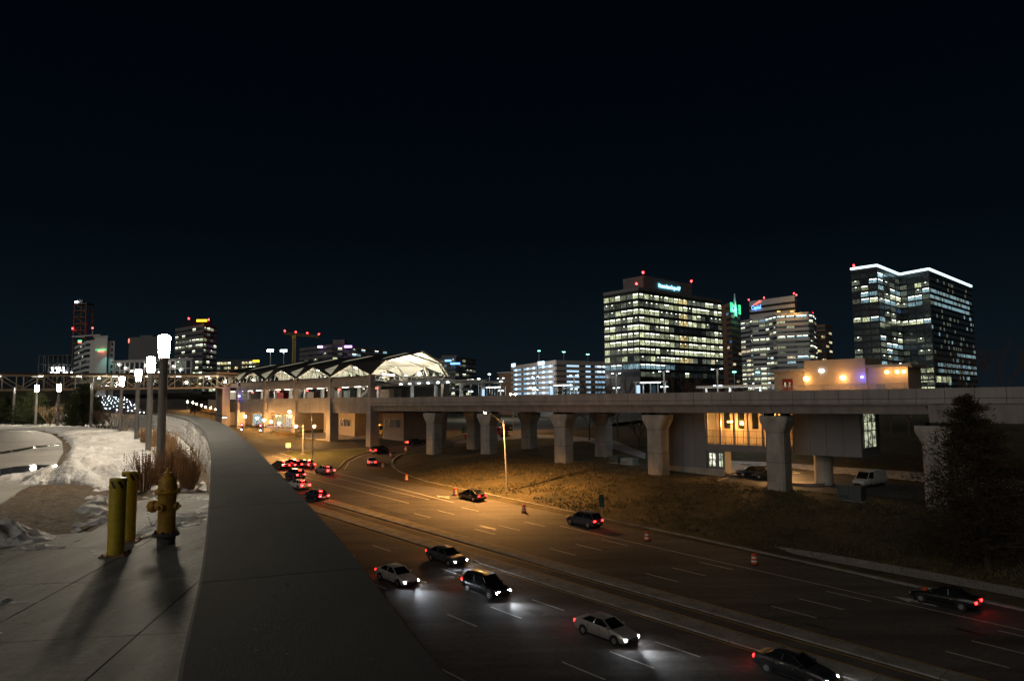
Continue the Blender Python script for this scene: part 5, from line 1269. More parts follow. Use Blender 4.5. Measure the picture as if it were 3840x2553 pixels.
MB().box(-.2, 1.2, -1.1, 1.1, .6, 2.6).build('cab', M['busred'], tk, bevel=.15); MB().box(1.2, 2.9, -.95, .95, .6, 1.7).build('bonnet', M['busred'], tk, bevel=.2); MB().box(-4.2, -.3, -1.15, 1.15, .8, 1.9).build('bed', M['steel_d'], tk); MB().box(.0, 1.0, -1.13, -1.09, 1.6, 2.4).build('window', M['carglass'], tk)
for x in (1.9, -2.6):
    for y in (-1.05, .8): MB().tube((x, y, .5), (x, y + .25, .5), .5, .5, 14).build('wheel', M['tyre'], tk, True)
q = cast(1905, 1636, zr); ab = thing('arrow_board', 'dark arrow board trailer next to the work truck', 'sign', (q.x, q.y, zr(q.x, q.y) + .05), R(-15))
MB().box(-1.2, 1.2, -.1, .1, 1.4, 2.9).build('board', M['black'], ab); MB().box(-.06, .06, -.06, .06, .4, 1.4).build('mast', M['orange'], ab); MB().box(-1, 1, -.5, .5, .35, .5).build('chassis', M['orange'], ab)
for y in (-.6, .45): MB().tube((0, y, .3), (0, y + .15, .3), .3, .3, 12).build('wheel', M['tyre'], ab, True)
for k in range(5): MB().box(-.9 + k * .4, -.8 + k * .4, -.12, -.1, 2.1, 2.2).build('lamp', M['orangesign'] if k == 4 else M['tail_off'], ab)

# ================================================================== BUILDINGS BEHIND
M['bwhite'] = mat('white_spandrel', (.62, .62, .64), .7, nz=(.05, .1)); M['bgrey'] = mat('grey_cladding', (.19, .19, .19), .7, nz=(.05, .12)); M['bdark'] = mat('dark_cladding', (.035, .037, .04), .4); M['bbrown'] = mat('brown_render', (.34, .20, .13), .8, nz=(.05, .1)); M['bcream'] = mat('cream_render', (.72, .72, .69), .8, nz=(.05, .08))
def wmesh(pane, bars):
    mb = MB(); mb.poly([(.0, 0, 0), (1, 0, 0), (1, 0, 1), (0, 0, 1)], 0)
    for x0, x1, z0, z1 in bars: mb.box(x0, x1, -.05, -.02, z0, z1, 1)
    for x0, x1, z0, z1 in ((-.02, .02, 0, 1), (.98, 1.02, 0, 1), (.02, .98, -.03, .03), (.02, .98, .97, 1.03)): mb.box(x0, x1, -.06, -.0, z0, z1, 2)
    return mb.mesh('window', [M[pane], M['fluor'], M['bdark']])
B2 = [(.10, .45, .80, .93), (.55, .95, .80, .92)]
WM = {'lit': [wmesh('w_lit', B2), wmesh('w_lit', [(.2, .85, .78, .92)]), wmesh('w_lit', [])], 'cool': [wmesh('w_cool', B2), wmesh('w_cool', [(.1, .9, .8, .9)]), wmesh('w_cool', [])], 'yel': [wmesh('w_yel', [(.2, .4, .85, .92)])], 'dim': [wmesh('w_dim', []), wmesh('w_dim', [(.4, .6, .82, .9)])], 'dark': [wmesh('w_dark', [])], 'blue': [wmesh('w_blue', [])], 'warm': [wmesh('w_warm', [])]}
rw = random.Random(11)
def facade(th, A, B, z0, nf, fh, nb, kind, lo=.28, hi=.92, band='bdark', single=True, band_out=.3, piers=0):
    A, B = Vector(A), Vector(B); d = (B - A); L = d.length; d.normalize(); n = Vector((d.y, -d.x)); rz = math.atan2(d.y, d.x); org = Vector(th.location)
    bw = L / nb; mg = {}
    if band:
        bm_ = MB().box(0, 1, -band_out, 0, 0, fh * (1 - (hi - lo))).mesh('floor_band', M[band])
        for i in range(nf + 1):
            z = z0 + i * fh - fh * (1 - hi)
            o = link('floor_band', bm_, th, (A.x - org.x, A.y - org.y, z - org.z), rz); o.scale = (L, 1, 1)
    for i in range(nf):
        for j in range(nb):
            k = kind(i, j)
            if not k: continue
            p = A + d * (j * bw + .04 * bw) + n * .06; z = z0 + i * fh + lo * fh; me = rw.choice(WM[k]); sc = (bw * .92, 1, fh * (hi - lo))
            if single: link('window', me, th, (p.x - org.x, p.y - org.y, z - org.z), rz, sc)
            else:
                m_ = mg.setdefault(k, MB()); q = p + d * bw * .92
                m_.poly([(p.x - org.x, p.y - org.y, z - org.z), (q.x - org.x, q.y - org.y, z - org.z), (q.x - org.x, q.y - org.y, z - org.z + sc[2]), (p.x - org.x, p.y - org.y, z - org.z + sc[2])])
    for k, m_ in mg.items(): struct(m_.build('window_rows', WM[k][-1].materials[0], th), 'stuff')
    for i in range(piers + 1 if piers else 0):
        p = A + d * (L * i / piers); o = MB().box(-.35, .35, -band_out - .05, .1, z0 - org.z, z0 + nf * fh - org.z).build('facade_pier', M[band or 'bdark'], th, loc=(p.x - org.x, p.y - org.y, 0), rz=rz)
def P(u, Y): return Vector(((u - 1920) / FPX * Y, Y))
def ztop(u, v, Y): return atY(u, v, Y).z
def bld(name, label, pts, z1, core='bdark', zb=None, cat='building'):
    c0 = pts[0]; zb = hh(c0.x, c0.y) - 1 if zb is None else zb
    t = thing(name, label, cat, (c0.x, c0.y, zb)); MB().prism([(p.x - c0.x, p.y - c0.y) for p in pts], 0, z1 - zb).build('core', M[core], t)
    return t, zb
def quad(L, Cn, Rr): return [L, Cn, Rr, L + Rr - Cn]
def beacon(th, x, y, z):        # red obstruction light on a short mast
    o = Vector(th.location); m_ = MB().tube((x - o.x, y - o.y, z - o.z - .5), (x - o.x, y - o.y, z - o.z + 1.0), .08, .05, 5).build('beacon_mast', M['steel_d'], th)
    MB().lathe([(.2, 0), (.55, .3), (.55, .9), (.2, 1.2)], 8, c=(x - o.x, y - o.y, z - o.z + 1.0)).build('beacon_light', M['red'], m_)
def pick(**kw):
    ks, ws = list(kw), list(kw.values()); return rw.choices(ks, ws)[0]

# --- big lit glass office block
Yc = 360; L_, Cn, R_ = P(2268, Yc * 1.053), P(2400, Yc), P(2712, Yc * 1.139)
zt = ztop(2400, 1088, Yc)
t, zb = bld('office_block', 'wide glass office block with nearly every floor lit, sign on its penthouse', quad(L_, Cn, R_), zt)
fh = 3.95; z0 = zt - 11 * fh - 1.2
def kA(i, j):
    if i == 0: return pick(dark=3, dim=1)
    if i == 1: return 'cool' if j < 6 else pick(dark=3, dim=1)
    v = N((i * 5.3, j * .42, 2)) + (.35 if i in (4, 5, 6, 8, 10) else .05) + rw.uniform(-.15, .15)
    return 'lit' if v > .0 else ('dim' if v > -.35 else 'dark')
def kB(i, j):
    if j in (8, 9) and i in (2, 4, 5, 7, 8, 10): return 'yel'
    if i == 0: return pick(dark=4, dim=2, lit=.6)
    if i == 1: return 'cool' if j < 7 else pick(dark=4, dim=1)
    if i == 6 and j > 6 and j < 14: return 'dark'
    if i == 2 and j > 8: return pick(dim=3, dark=2, warm=1)
    v = N((i * 3.7, j * .36, 7)) + (.32 if i in (3, 4, 5, 9) else .04) + rw.uniform(-.18, .18)
    return 'lit' if v > .05 else ('dim' if v > -.38 else 'dark')
facade(t, L_, Cn, z0, 11, fh, 6, kA); facade(t, Cn, R_, z0, 11, fh, 18, kB)
d1, d2 = (L_ - Cn).normalized(), (R_ - Cn).normalized(); o = Vector(t.location)
def loc(th, p, z): return (p.x - th.location.x, p.y - th.location.y, z - th.location.z)
ca, cb, cc_ = Cn + d2 * 9 + d1 * 4, Cn + d2 * 52 + d1 * 4, Cn + d1 * 18 + d2 * 9
zp = zt + 9.0
pr_ = [ca, cb, cb + (cc_ - ca), cc_]
MB().prism([(p.x - o.x, p.y - o.y) for p in pr_], zt - o.z, zp - o.z).build('penthouse', M['bgrey'], t)
MB().prism([(p.x - o.x, p.y - o.y) for p in quad(L_ - d2 * .3, Cn - d1 * .3 - d2 * .3, R_ - d1 * .3)], zt - o.z, zt + 1.6 - o.z).build('parapet', M['bgrey'], t)
rzB = math.atan2(d2.y, d2.x); nB = Vector((d2.y, -d2.x))
sgp = ca + d2 * 22 + nB * .5
text('PricewaterhouseCoopers LLP', 3.0, M['cyan'], t, loc(t, sgp, zp - 4.0), rzB, 'sign_lettering', width=19, depth=.1)
for u, v in ((2391, 1066), (2443, 1057), (2625, 1089)):
    k = {2391: Cn + d2 * 1 + d1 * 2, 2443: ca, 2625: cb}[u]; beacon(t, k.x, k.y, zt + (2 if u == 2391 else 9))

# --- tall dark glass tower with luminous roof edge
Yt = 450; pts = [P(3207, 448), P(3306, 436), P(3390, 469), P(3502, 450), P(3660, 523)]
zt = ztop(3502, 1012, Yt)
back = [pts[4] + Vector((-30, 60)), pts[0] + Vector((52, 85))]
t, zb = bld('glass_tower', 'tall dark glass tower with glowing white roof edge, rightmost of the skyline', pts + back, zt)
fh = 3.9; nf = 19; z0 = zt - nf * fh - 3.0
bright = {3: .3, 4: .35, 5: .55, 6: .5, 8: .2, 11: .8, 12: .05, 14: .6, 15: .6, 16: .5, 17: .4, 0: .5, 1: .3}
def kT(i, j): 
    b_ = bright.get(i, .08) * .8; r = rw.random() * .5 + (.25 + .5 * N((i * 4.1, j * .8, 3)))
    return 'cool' if r < b_ * .75 else ('lit' if r < b_ else ('dim' if r < b_ + .2 else 'dark'))
def kN(i, j): return pick(cool=4, lit=1, dim=3, dark=2) if i not in (9, 10, 13) else pick(dark=3, blue=1, dim=1)
facade(t, pts[0], pts[1], z0, nf, fh, 3, kT, .2, .9); facade(t, pts[1], pts[2], z0, nf, fh, 4, kN, .2, .9); facade(t, pts[2], pts[3], z0, nf, fh, 4, kT, .2, .9)
facade(t, pts[3], pts[4], z0, nf, fh, 36, lambda i, j: pick(cool=6, dim=3) if (i in (14, 15, 16) and j < 33) or (i in (3, 4) and j > 2) or (i == 6 and j > 18) else pick(dark=7, dim=1, cool=.4), .25, .8, single=False)
for a, b in zip(pts[:-1], pts[1:]):
    MB().beam(loc(t, a, zt + .6), loc(t, b, zt + .6), 1.2, 1.3).build('roof_edge_light', M['edge'], t); MB().beam(loc(t, a, zt - .9), loc(t, b, zt - .9), .6, .5).build('cornice', M['bgrey'], t)
k = (pts[2] + pts[3]) / 2 + Vector((20, 40)); MB().box(k.x - t.location.x - 8, k.x - t.location.x + 8, k.y - t.location.y - 5, k.y - t.location.y + 5, zt - zb, zt - zb + 5).build('roof_plant', M['bgrey'], t)
beacon(t, k.x, k.y - 5, zt + 5); beacon(t, pts[0].x + 4, pts[0].y + 4, zt + 2)
MB().prism([(p.x - t.location.x, p.y - t.location.y) for p in (pts[3] - Vector((1, 1)), pts[4] - Vector((1, 1)), pts[4] + Vector((-3, 6)), pts[3] + Vector((-3, 6)))], ztop(3502, 1408, Yt) - zb - .6, ztop(3502, 1408, Yt) - zb).build('entrance_canopy', M['bgrey'], t)
for k in range(3):
    a = pts[3].lerp(pts[4], .03 + .11 * k); b = pts[3].lerp(pts[4], .12 + .11 * k); n_ = Vector((.6, -.8)) * .4
    MB().poly([loc(t, a + n_, ztop(3502, 1432, Yt)), loc(t, b + n_, ztop(3502, 1432, Yt)), loc(t, b + n_, ztop(3502, 1410, Yt)), loc(t, a + n_, ztop(3502, 1410, Yt))]).build('lobby_window', M['w_lit'], t)
for k in range(5):
    a = pts[2].lerp(pts[3], .05 + .19 * k); b = pts[2].lerp(pts[3], .20 + .19 * k); n_ = Vector((-.2, -.98)) * .4
    MB().poly([loc(t, a + n_, ztop(3450, 1432, Yt)), loc(t, b + n_, ztop(3450, 1432, Yt)), loc(t, b + n_, ztop(3450, 1408, Yt)), loc(t, a + n_, ztop(3450, 1408, Yt))]).build('lobby_window', M['w_lit'], t)

# --- white banded stepped office
pts = [P(2782, 622), P(2818, 608), P(2826, 600), P(2876, 592), P(2917, 572), P(2987, 566), P(3038, 560), P(3056, 566), P(3066, 590)]
zt = ztop(3038, 1150, 560)
t, zb = bld('stepped_office', 'stepped office of white bands and dark strip windows with lit penthouse', pts + [P(3066, 640), P(2782, 680)], zt - 4)
fh = 4.0; nf = 17; z0 = zt - 4 - nf * fh
rows = {16: .9, 15: .35, 13: .3, 12: .6, 10: .75, 8: .35, 7: .5, 6: .5, 5: .4, 4: .65, 3: .6, 2: .6, 1: .5, 0: .4}
for a, b in zip(pts[:-1], pts[1:]):
    nb_ = max(1, int((b - a).length / 5.2)); facade(t, a, b, z0, nf, fh, nb_, lambda i, j: ('cool' if i == 16 and rw.random() < .6 else pick(lit=4, warm=1, cool=1)) if rw.random() < rows.get(i, .15) else pick(dark=5, dim=1), .0, .46, 'bwhite', band_out=.5)
up = [P(2818, 606), P(2990, 572), P(3000, 600), P(2830, 640)]; zu = ztop(2990, 1107, 572)
pt_ = MB().prism([(p.x - t.location.x, p.y - t.location.y) for p in up], zt - 4 - zb, zu - zb).build('penthouse', M['bwhite'], t)
for k, zz in enumerate((.30, .62)):
    a, b = loc(t, up[0] + Vector((-.3, -.5)), 0), loc(t, up[1] + Vector((.1, -.5)), 0); z_ = zt - 4 - zb + (zu - zt + 4) * zz
    MB().beam((a[0], a[1], z_), (b[0], b[1], z_), .4, 1.8).build('strip_window', M['bdark'], pt_)
for k in (up[0], up[0].lerp(up[1], .35), up[1], up[1] + Vector((5, 8))): beacon(t, k.x, k.y + 1, zu)
beacon(t, pts[7].x, pts[7].y, zt - 6)
dd = (up[1] - up[0]).normalized(); sgp = up[0] + dd * 7 + Vector((dd.y, -dd.x)) * .8
text('Capital', 4.6, M['signblue'], t, loc(t, sgp, zu - 6.0), math.atan2(dd.y, dd.x), 'sign_lettering', width=9, depth=.1)
mb = MB(); sw = [(-3.5, 2.6), (0, 3.6), (3, 5.2), (4.6, 5.4), (3.4, 3.2), (3.9, 4.6), (2.2, 4.2), (0, 3.0)]
mb.poly([(x, 0, z) for x, z in sw]); mb.build('sign_swoosh', M['redsign'], t, loc=loc(t, sgp, zu - 6.2), rz=math.atan2(dd.y, dd.x))
for u in (2922, 2972):
    q = P(u, 568); MB().box(-1.2, 1.2, -.5, .1, 0, 1.0).build('cornice_lamp', M['orangesign'], t, loc=loc(t, q - Vector((0, 3)), zt - 3.6))
    light('cornice_light', t, loc(t, q - Vector((0, 6)), zt - 2), 1600, (1, .50, .12), radius=.6)
sub = [P(3066, 660), P(3100, 655), P(3124, 672), P(3090, 720)]; zs_ = ztop(3100, 1216, 655)
t2, zb2 = bld('side_office', 'lower brown banded office tucked behind the stepped white office', sub, zs_)
facade(t2, sub[0], sub[1], zs_ - 14 * 4.2, 14, 4.2, 2, lambda i, j: 'yel' if rw.random() < .25 else 'dark', .0, .5, 'bbrown'); facade(t2, sub[1], sub[2], zs_ - 14 * 4.2, 14, 4.2, 2, lambda i, j: 'warm' if rw.random() < .2 else 'dark', .0, .5, 'bbrown')

# --- brown hotel tower with green lit crown
L_, Cn, R_ = P(2700, 500), P(2748, 480), P(2782, 495); zt = ztop(2748, 1134, 480)
t, zb = bld('brown_tower', 'slim brown tower with green lit crown and pointed gable beside the office block', quad(L_, Cn, R_), zt, 'bbrown')
facade(t, L_.lerp(Cn, .62), Cn, zt - 70, 18, 3.8, 2, lambda i, j: pick(dark=7, blue=.4, warm=.6), .3, .75, None); facade(t, Cn, R_, zt - 70, 18, 3.8, 3, lambda i, j: pick(dark=6, blue=.3, warm=.5), .3, .75, None)
d2 = (R_ - Cn).normalized()
for f, w_ in ((-.03, 2.4), (.85, 2.4)):
    p = Cn.lerp(R_, f); MB().box(-.3, w_, -.6, .2, 0, 6.5).build('crown_window', M['green'], t, loc=loc(t, p, zt - 6.5), rz=math.atan2(d2.y, d2.x))
p = Cn.lerp(R_, .45); MB().hexa([(-2.2, -.8, -8), (2.2, -.8, -8), (2.2, 1.2, -8), (-2.2, 1.2, -8)], [(-.1, -.2, 8), (.1, -.2, 8), (.1, .2, 8), (-.1, .2, 8)]).build('gable', M['bwhite'], t, loc=loc(t, p, zt - 1), rz=math.atan2(d2.y, d2.x)); light('crown_light', t, loc(t, p + Vector((1, -4)), zt - 4), 4000, (.2, 1, .7), radius=.5)
beacon(t, L_.x + 8, L_.y, zt)

# --- parking garage
L_, Cn, R_ = P(1918, 487), P(2084, 420), P(2274, 443); zt = ztop(2084, 1351, 420)
M['garage_int'] = mat('garage_interior_glow', (.35, .36, .38), .8, emit=(.38, .70, 1), es=.75, sample=False)  # light inside the decks, put into the surface as an even glow
t, zb = bld('parking_garage', 'pale open parking garage with bright white lamps on every deck', [L_, Cn, R_, L_ + R_ - Cn], zt - 1, 'bgrey')
M['garage'] = mat('garage_concrete', (.62, .56, .52), .8, nz=(.05, .08)); fh = 3.12
for (A, B_, nb_, holes) in ((L_, Cn, 3, ((.05, .24), (.30, .60), (.64, .95))), (Cn, R_, 3, ((.20, .44), (.57, .67), (.76, 1.0)))):
    d_ = (B_ - A); Ln = d_.length; d_.normalize(); rz = math.atan2(d_.y, d_.x)
    nfl = 7
    for i in range(nfl):
        zc = zt - 3.6 - i * fh
        for a, b in holes:
            o_ = MB().box(0, Ln * (b - a), -.06, .0, 0, 1.15).build('deck_opening', M['garage_int'], t, loc=loc(t, A + d_ * Ln * a + Vector((d_.y, -d_.x)) * .04, zc), rz=rz)
            ns = 2 if A == L_ and b - a > .25 else (1 if A == L_ else (2 if b == 1.0 and i < 2 else 0))
            if A == Cn and b != 1.0: MB().box(.2, Ln * (b - a) - .2, -.09, -.06, .15, 1.0).build('lit_strip', M['coolpanel'], o_)
            for k in range(ns): MB().box(-1.2, 1.2, -.25, -.08, .35, .85).build('deck_lamp', M['decklamp'], o_, loc=(Ln * (b - a) * (.35 + .45 * k), 0, 0))
    for i in range(nfl + 1):
        zc = zt - 3.6 - i * fh + 1.15; MB().box(-.1, Ln + .1, -.5, .02, 0, fh - 1.15 if i else 2.6).build('deck_wall', M['garage'], t, loc=loc(t, A, zc), rz=rz)
d1 = (Cn - L_); l1 = d1.length; d1.normalize(); n1 = Vector((d1.y, -d1.x)); rz1 = math.atan2(d1.y, d1.x)
text('TYSONS II', 3.2, M['signcool'], t, loc(t, L_ + d1 * l1 * .72 + n1 * .8, ztop(2020, 1363, 450) - .5), rz1, 'sign_lettering', width=9.5, depth=.15)
MB().box(-2.9, 2.9, -.3, .3, -1.0, 1.0).build('roof_sign', M['signcool'], t, loc=loc(t, L_ + d1 * 5 + n1 * .7, ztop(1930, 1368, 480)), rz=rz1)
for k, (u, v, Y) in enumerate(((2021, 1314, 470), (2114, 1318, 450), (2204, 1327, 455))):
    p = P(u, Y); z = ztop(u, v, Y); g_ = thing('rooftop_lamp', 'rooftop parking lamp with green white glow above the garage, %s from the left' % ORD[k], 'lamp', (p.x, p.y, zt - 1), 0, 'rooftop lamps on the garage')
    MB().tube((0, 0, 0), (0, 0, z - zt + 1), .16, .12, 6).build('pole', M['steel'], g_); MB().box(-1.0, 1.0, -.3, .3, z - zt + .9, z - zt + 1.3).build('head', M['steel_d'], g_); MB().box(-.9, .9, -.35, .25, z - zt + .55, z - zt + .88).build('lens', M['teal'], g_)
for k in range(3):
    p = P(2160 + k * 12, 470); MB().beam((0, 0, 0), (0, 0, 2.4), .2, .2).beam((2, 0, 0), (2, 0, 2.4), .2, .2).beam((0, 0, 2.4), (1, 0, 3.6), .2, .2).beam((1, 0, 3.6), (2, 0, 2.4), .2, .2).build('roof_frame', M['bwhite'], t, loc=loc(t, p, zt - 1))
L2 = [P(1868, 520), P(1918, 505), P(1918, 560), P(1868, 575)]; t, zb = bld('low_red_block', 'low brick coloured block with pale cornice left of the garage', L2, ztop(1890, 1398, 510), 'bbrown'); MB().prism([(p.x - t.location.x, p.y - t.location.y) for p in (L2[0] - Vector((1, 1)), L2[1] + Vector((1, -1)), L2[2], L2[3])], ztop(1890, 1398, 510) - zb, ztop(1890, 1394, 510) - zb).build('cornice', M['bwhite'], t)

# --- office behind the station, and the one right of it
L_, Cn, R_ = P(1122, 640), P(1245, 600), P(1450, 660); zt = ztop(1245, 1293, 600)
t, zb = bld('white_office', 'pale office slab behind the station roof with two violet signs', quad(L_, Cn, R_), zt, 'bdark'); fh = 4.2
facade(t, L_, Cn, zt - 8 * fh, 8, fh, 7, lambda i, j: pick(dark=5, cool=.6, dim=.6, warm=.3), .1, .55, 'bgrey'); facade(t, Cn, R_, zt - 8 * fh, 8, fh, 12, lambda i, j: pick(dark=4, cool=1, dim=.8, lit=.5) if i != 5 else pick(lit=3, dark=1), .1, .55, 'bgrey')
p = P(1246, 625); MB().box(0, 10, 0, 10, 0, 6.5).build('roof_plant', M['bgrey'], t, loc=loc(t, p, zt))
for (u, v, Y, w_) in ((1200, 1301, 612, 4), (1306, 1300, 612, 6)): p = P(u, Y); MB().box(-w_ / 2, w_ / 2, -.3, .3, -.8, .8).build('roof_sign', M['purple'], t, loc=loc(t, p - Vector((0, 2)), ztop(u, v, Y)))
L_, Cn, R_ = P(1620, 640), P(1706, 600), P(1783, 640); zt = ztop(1706, 1338, 600)
t, zb = bld('blue_sign_office', 'dark office with scattered lit windows and blue signs right of the station roof', quad(L_, Cn, R_), zt, 'bdark'); fh = 4.0
facade(t, L_, Cn, zt - 9 * fh, 9, fh, 6, lambda i, j: pick(dark=3, lit=1, cool=1, dim=1), .1, .6, 'bgrey'); facade(t, Cn, R_, zt - 9 * fh, 9, fh, 6, lambda i, j: pick(dark=3, lit=1, cool=.6, dim=1), .1, .6, 'bgrey')
for u, v, w_ in ((1680, 1352, 5), (1706, 1363, 8)): MB().box(-w_ / 2, w_ / 2, -.3, .3, -.7, .7).build('roof_sign', M['signblue'], t, loc=loc(t, P(u, 596), ztop(u, v, 596)))
MB().box(0, 14, 0, 10, 0, 4).build('roof_plant', M['bgrey'], t, loc=loc(t, P(1655, 640), zt))

# --- left: hotel with cream walls and green sign
Yh = 450; A0, A1, A2, A3 = P(274, 500), P(318, 452), P(349, 446), P(397, 444); A4, A5 = P(400, 446), P(425, 447)
zt = ztop(373, 1267, Yh)
t, zb = bld('hotel', 'cream hotel block with green lettering and red plaque above the footbridge', [A2, A3, A3 + Vector((-14, 24)), A2 + Vector((-14, 24))], zt, 'bcream')
for nm, pl, v in (('left_wing', [A0, A1, A2, A2 + Vector((-12, 20)), A0 + Vector((6, 8))], 1276), ('right_wing', [A4, A5, A5 + Vector((-12, 20)), A4 + Vector((-14, 20))], 1281)):
    MB().prism([(p.x - t.location.x, p.y - t.location.y) for p in pl], 0, ztop(373, v, Yh) - zb).build(nm, M['bcream'], t)
facade(t, A0, A1, zt - 34, 9, 3.5, 6, lambda i, j: pick(dark=5, dim=1, warm=.4), .25, .75, None); facade(t, A1, A2, zt - 34, 9, 3.5, 2, lambda i, j: pick(dark=5, dim=1) if j == 0 else None, .25, .75, None); facade(t, A4.lerp(A5, .5), A4.lerp(A5, .78), zt - 34, 9, 3.5, 1, lambda i, j: 'dark' if i != 5 else 'warm', .25, .75, None)
for k in range(6): MB().beam(loc(t, A2 + Vector((0, -.1)), zt - 5 - k * 4.2), loc(t, A5 + Vector((0, -.1)), zt - 5 - k * 4.2), .2, .25).build('wall_band', M['bbrown'], t)
MB().prism([(p.x - t.location.x, p.y - t.location.y) for p in (A2 - Vector((.6, .6)), A3 + Vector((.6, -.6)), A3 + Vector((-14, 24)), A2 + Vector((-14, 24)))], zt - zb, zt - zb + .8).build('cornice', M['bcream'], t)
p = P(373, 443); text('COURTYARD', 1.7, M['green'], t, loc(t, p, ztop(373, 1312, 443)), 0, 'sign_lettering', width=6.6, depth=.1); MB().prism([(-1.7, .0), (1.7, 0), (1.3, .2), (-1.3, .2)], -.45, .45).build('sign_plaque', M['redsign'], t, loc=loc(t, p, ztop(373, 1317, 443)))
p = P(293, 478); MB().box(-1.2, 1.2, -.3, .3, 0, .9).build('side_sign', M['green'], t, loc=loc(t, p, ztop(293, 1280, 478))); MB().box(-1.0, 1.0, -.3, .3, -1, -.1).build('side_plaque', M['redsign'], t, loc=loc(t, p, ztop(293, 1280, 478)))
light('sign_spill', t, loc(t, P(369, 436), ztop(369, 1322, 440)), 1500, (.35, 1, .9), 'SPOT', .3, 70, .8, aim=(0, .75, -.75))
# --- lattice tower under construction and concrete frame beside it
Y = 640; x0, x1 = P(268, Y), P(312, Y); zt = ztop(290, 1140, Y); zb = 15
t = thing('construction_tower', 'dark lattice tower under construction with a white work light on top', 'tower', (x0.x, x0.y, zb)); W_ = (x1 - x0).x; Hh = zt - zb
for x in (0, W_):
    for y in (0, W_): MB().beam((x, y, 0), (x, y, Hh), .8, .8).build('leg', M['rust'], t)
nl = 13
for i in range(nl + 1):
    z = Hh * i / nl
    for p, q in (((0, 0), (W_, 0)), ((W_, 0), (W_, W_)), ((0, 0), (0, W_))): MB().beam((*p, z), (*q, z), .5, .7).build('girt', M['steel'] if i == 8 else M['rust'], t)
    if i < nl: MB().beam((0 if i % 2 else W_, 0, z), (W_ if i % 2 else 0, 0, z + Hh / nl), .4, .4).build('brace', M['rust'], t)
MB().box(-.5, W_ + .5, -.5, W_ + .5, Hh, Hh + 1).build('top_deck', M['steel_d'], t); MB().box(.8, 2.8, -1.0, -.3, Hh + 1, Hh + 2.6).build('work_light', M['coolhi'], t); MB().box(3.5, 7, 0, 3, Hh + 1, Hh + 4).build('hoist_house', M['bgrey'], t)
for x, v in ((-.5, 1235), (W_ + 7, 1234)): MB().lathe([(.2, 0), (.7, .4), (.7, 1.1), (.2, 1.5)], 8, c=(x, -1, ztop(290, v, Y) - zb)).build('beacon_light', M['red'], t)
MB().beam((-1, -.5, ztop(290, 1262, Y) - zb), (W_ + 14, -.5, ztop(290, 1256, Y) - zb), .5, .9).build('jib', M['steel'], t); MB().beam((W_ + 7, -.5, ztop(290, 1260, Y) - zb), (W_ + 7, -.5, ztop(290, 1240, Y) - zb), .5, .5).build('mast', M['steel'], t)
Y = 600; A_, B_ = P(140, Y), P(268, Y); zt = ztop(200, 1332, Y); zb = 14
t = thing('concrete_frame', 'dark unfinished concrete frame with rows of bare work lamps left of the hotel', 'building', (A_.x, A_.y, zb)); W_ = B_.x - A_.x
for i in range(5): MB().box(0, W_, 0, 18, (zt - zb) * i / 4 - .4, (zt - zb) * i / 4).build('slab', M['bgrey'], t)
for i in range(8):
    for y in (0.3, 9): MB().box(W_ * i / 7.2, W_ * i / 7.2 + .7, y, y + .7, 0, zt - zb - .4).build('column', M['bgrey'], t)
for z_, xs in ((ztop(200, 1397, Y), (191, 205, 213, 219, 240, 249, 268)), (ztop(200, 1388, Y), (197, 215, 226, 239)), (ztop(200, 1379, Y), (194, 209, 222, 236))):
    for u in xs: MB().box(-.5, .5, -.2, .2, -.4, .4).build('work_lamp', M['dotlamp'], t, loc=(P(u, Y).x - A_.x, -.3, z_ - zb))
# --- plain grey slab, dark tower with yellow sign, low glass pavilion, low yellow windowed office
pp = [P(478, 700), P(600, 690), P(600, 760), P(478, 770)]; t, zb = bld('grey_slab', 'plain grey blind slab rising behind the lanterns left of the dark tower', pp, ztop(540, 1263, 695), 'bgrey', 12)
MB().box(-.4, .4, -.4, .2, 0, 3.8).build('red_sign', M['redsign'], t, loc=loc(t, pp[0], ztop(478, 1285, 700))); MB().box(0, 12, 0, 10, 0, 3).build('roof_plant', M['bgrey'], t, loc=loc(t, pp[0] + Vector((6, 10)), ztop(540, 1263, 695)))
L_, Cn, R_ = P(652, 530), P(757, 500), P(808, 520); zt = ztop(757, 1217, 500)
t, zb = bld('dark_tower', 'dark office tower with yellow rooftop sign left of the station', quad(L_, Cn, R_), zt, 'bdark', 12); fh = 3.9
facade(t, L_, Cn, zt - 12 * fh, 12, fh, 8, lambda i, j: pick(dark=4, lit=1.4, dim=1) if i not in (3, 8, 9) else pick(lit=2, dim=1), .1, .55, 'bgrey'); facade(t, Cn, R_, zt - 12 * fh, 12, fh, 4, lambda i, j: pick(lit=1, dim=2, dark=2), .1, .6, 'bdark')
MB().prism([(p.x - t.location.x, p.y - t.location.y) for p in quad(L_.lerp(Cn, .25), Cn, R_.lerp(Cn, .4))], zt - zb, zt - zb + 4).build('penthouse', M['bdark'], t)
p = P(750, 497); MB().box(-3.5, 3.5, -.3, .3, -.7, .7).build('roof_sign', M['yellowsign'], t, loc=loc(t, p, ztop(750, 1202, 497)))
for u, v in ((701, 1195), (776, 1199)): p = P(u, 505); beacon(t, p.x, p.y, ztop(u, v, 505) - 1.5)
pp = [P(430, 420), P(716, 400), P(722, 430), P(440, 450)]; zt = ztop(580, 1352, 410); t, zb = bld('glass_pavilion', 'low glazed building with white framing just above the footbridge roof', pp, zt, 'bdark', 8)
facade(t, pp[0], pp[1], zt - 9.6, 2, 4.6, 15, lambda i, j: pick(dark=5, dim=1, cool=.4), .06, .94, 'bwhite', piers=15)
MB().prism([(p.x - t.location.x, p.y - t.location.y) for p in (pp[0] - Vector((1.5, 1.5)), pp[1] + Vector((1.5, -1.5)), pp[2], pp[3])], zt - zb, zt - zb + .7).build('roof', M['bwhite'], t)
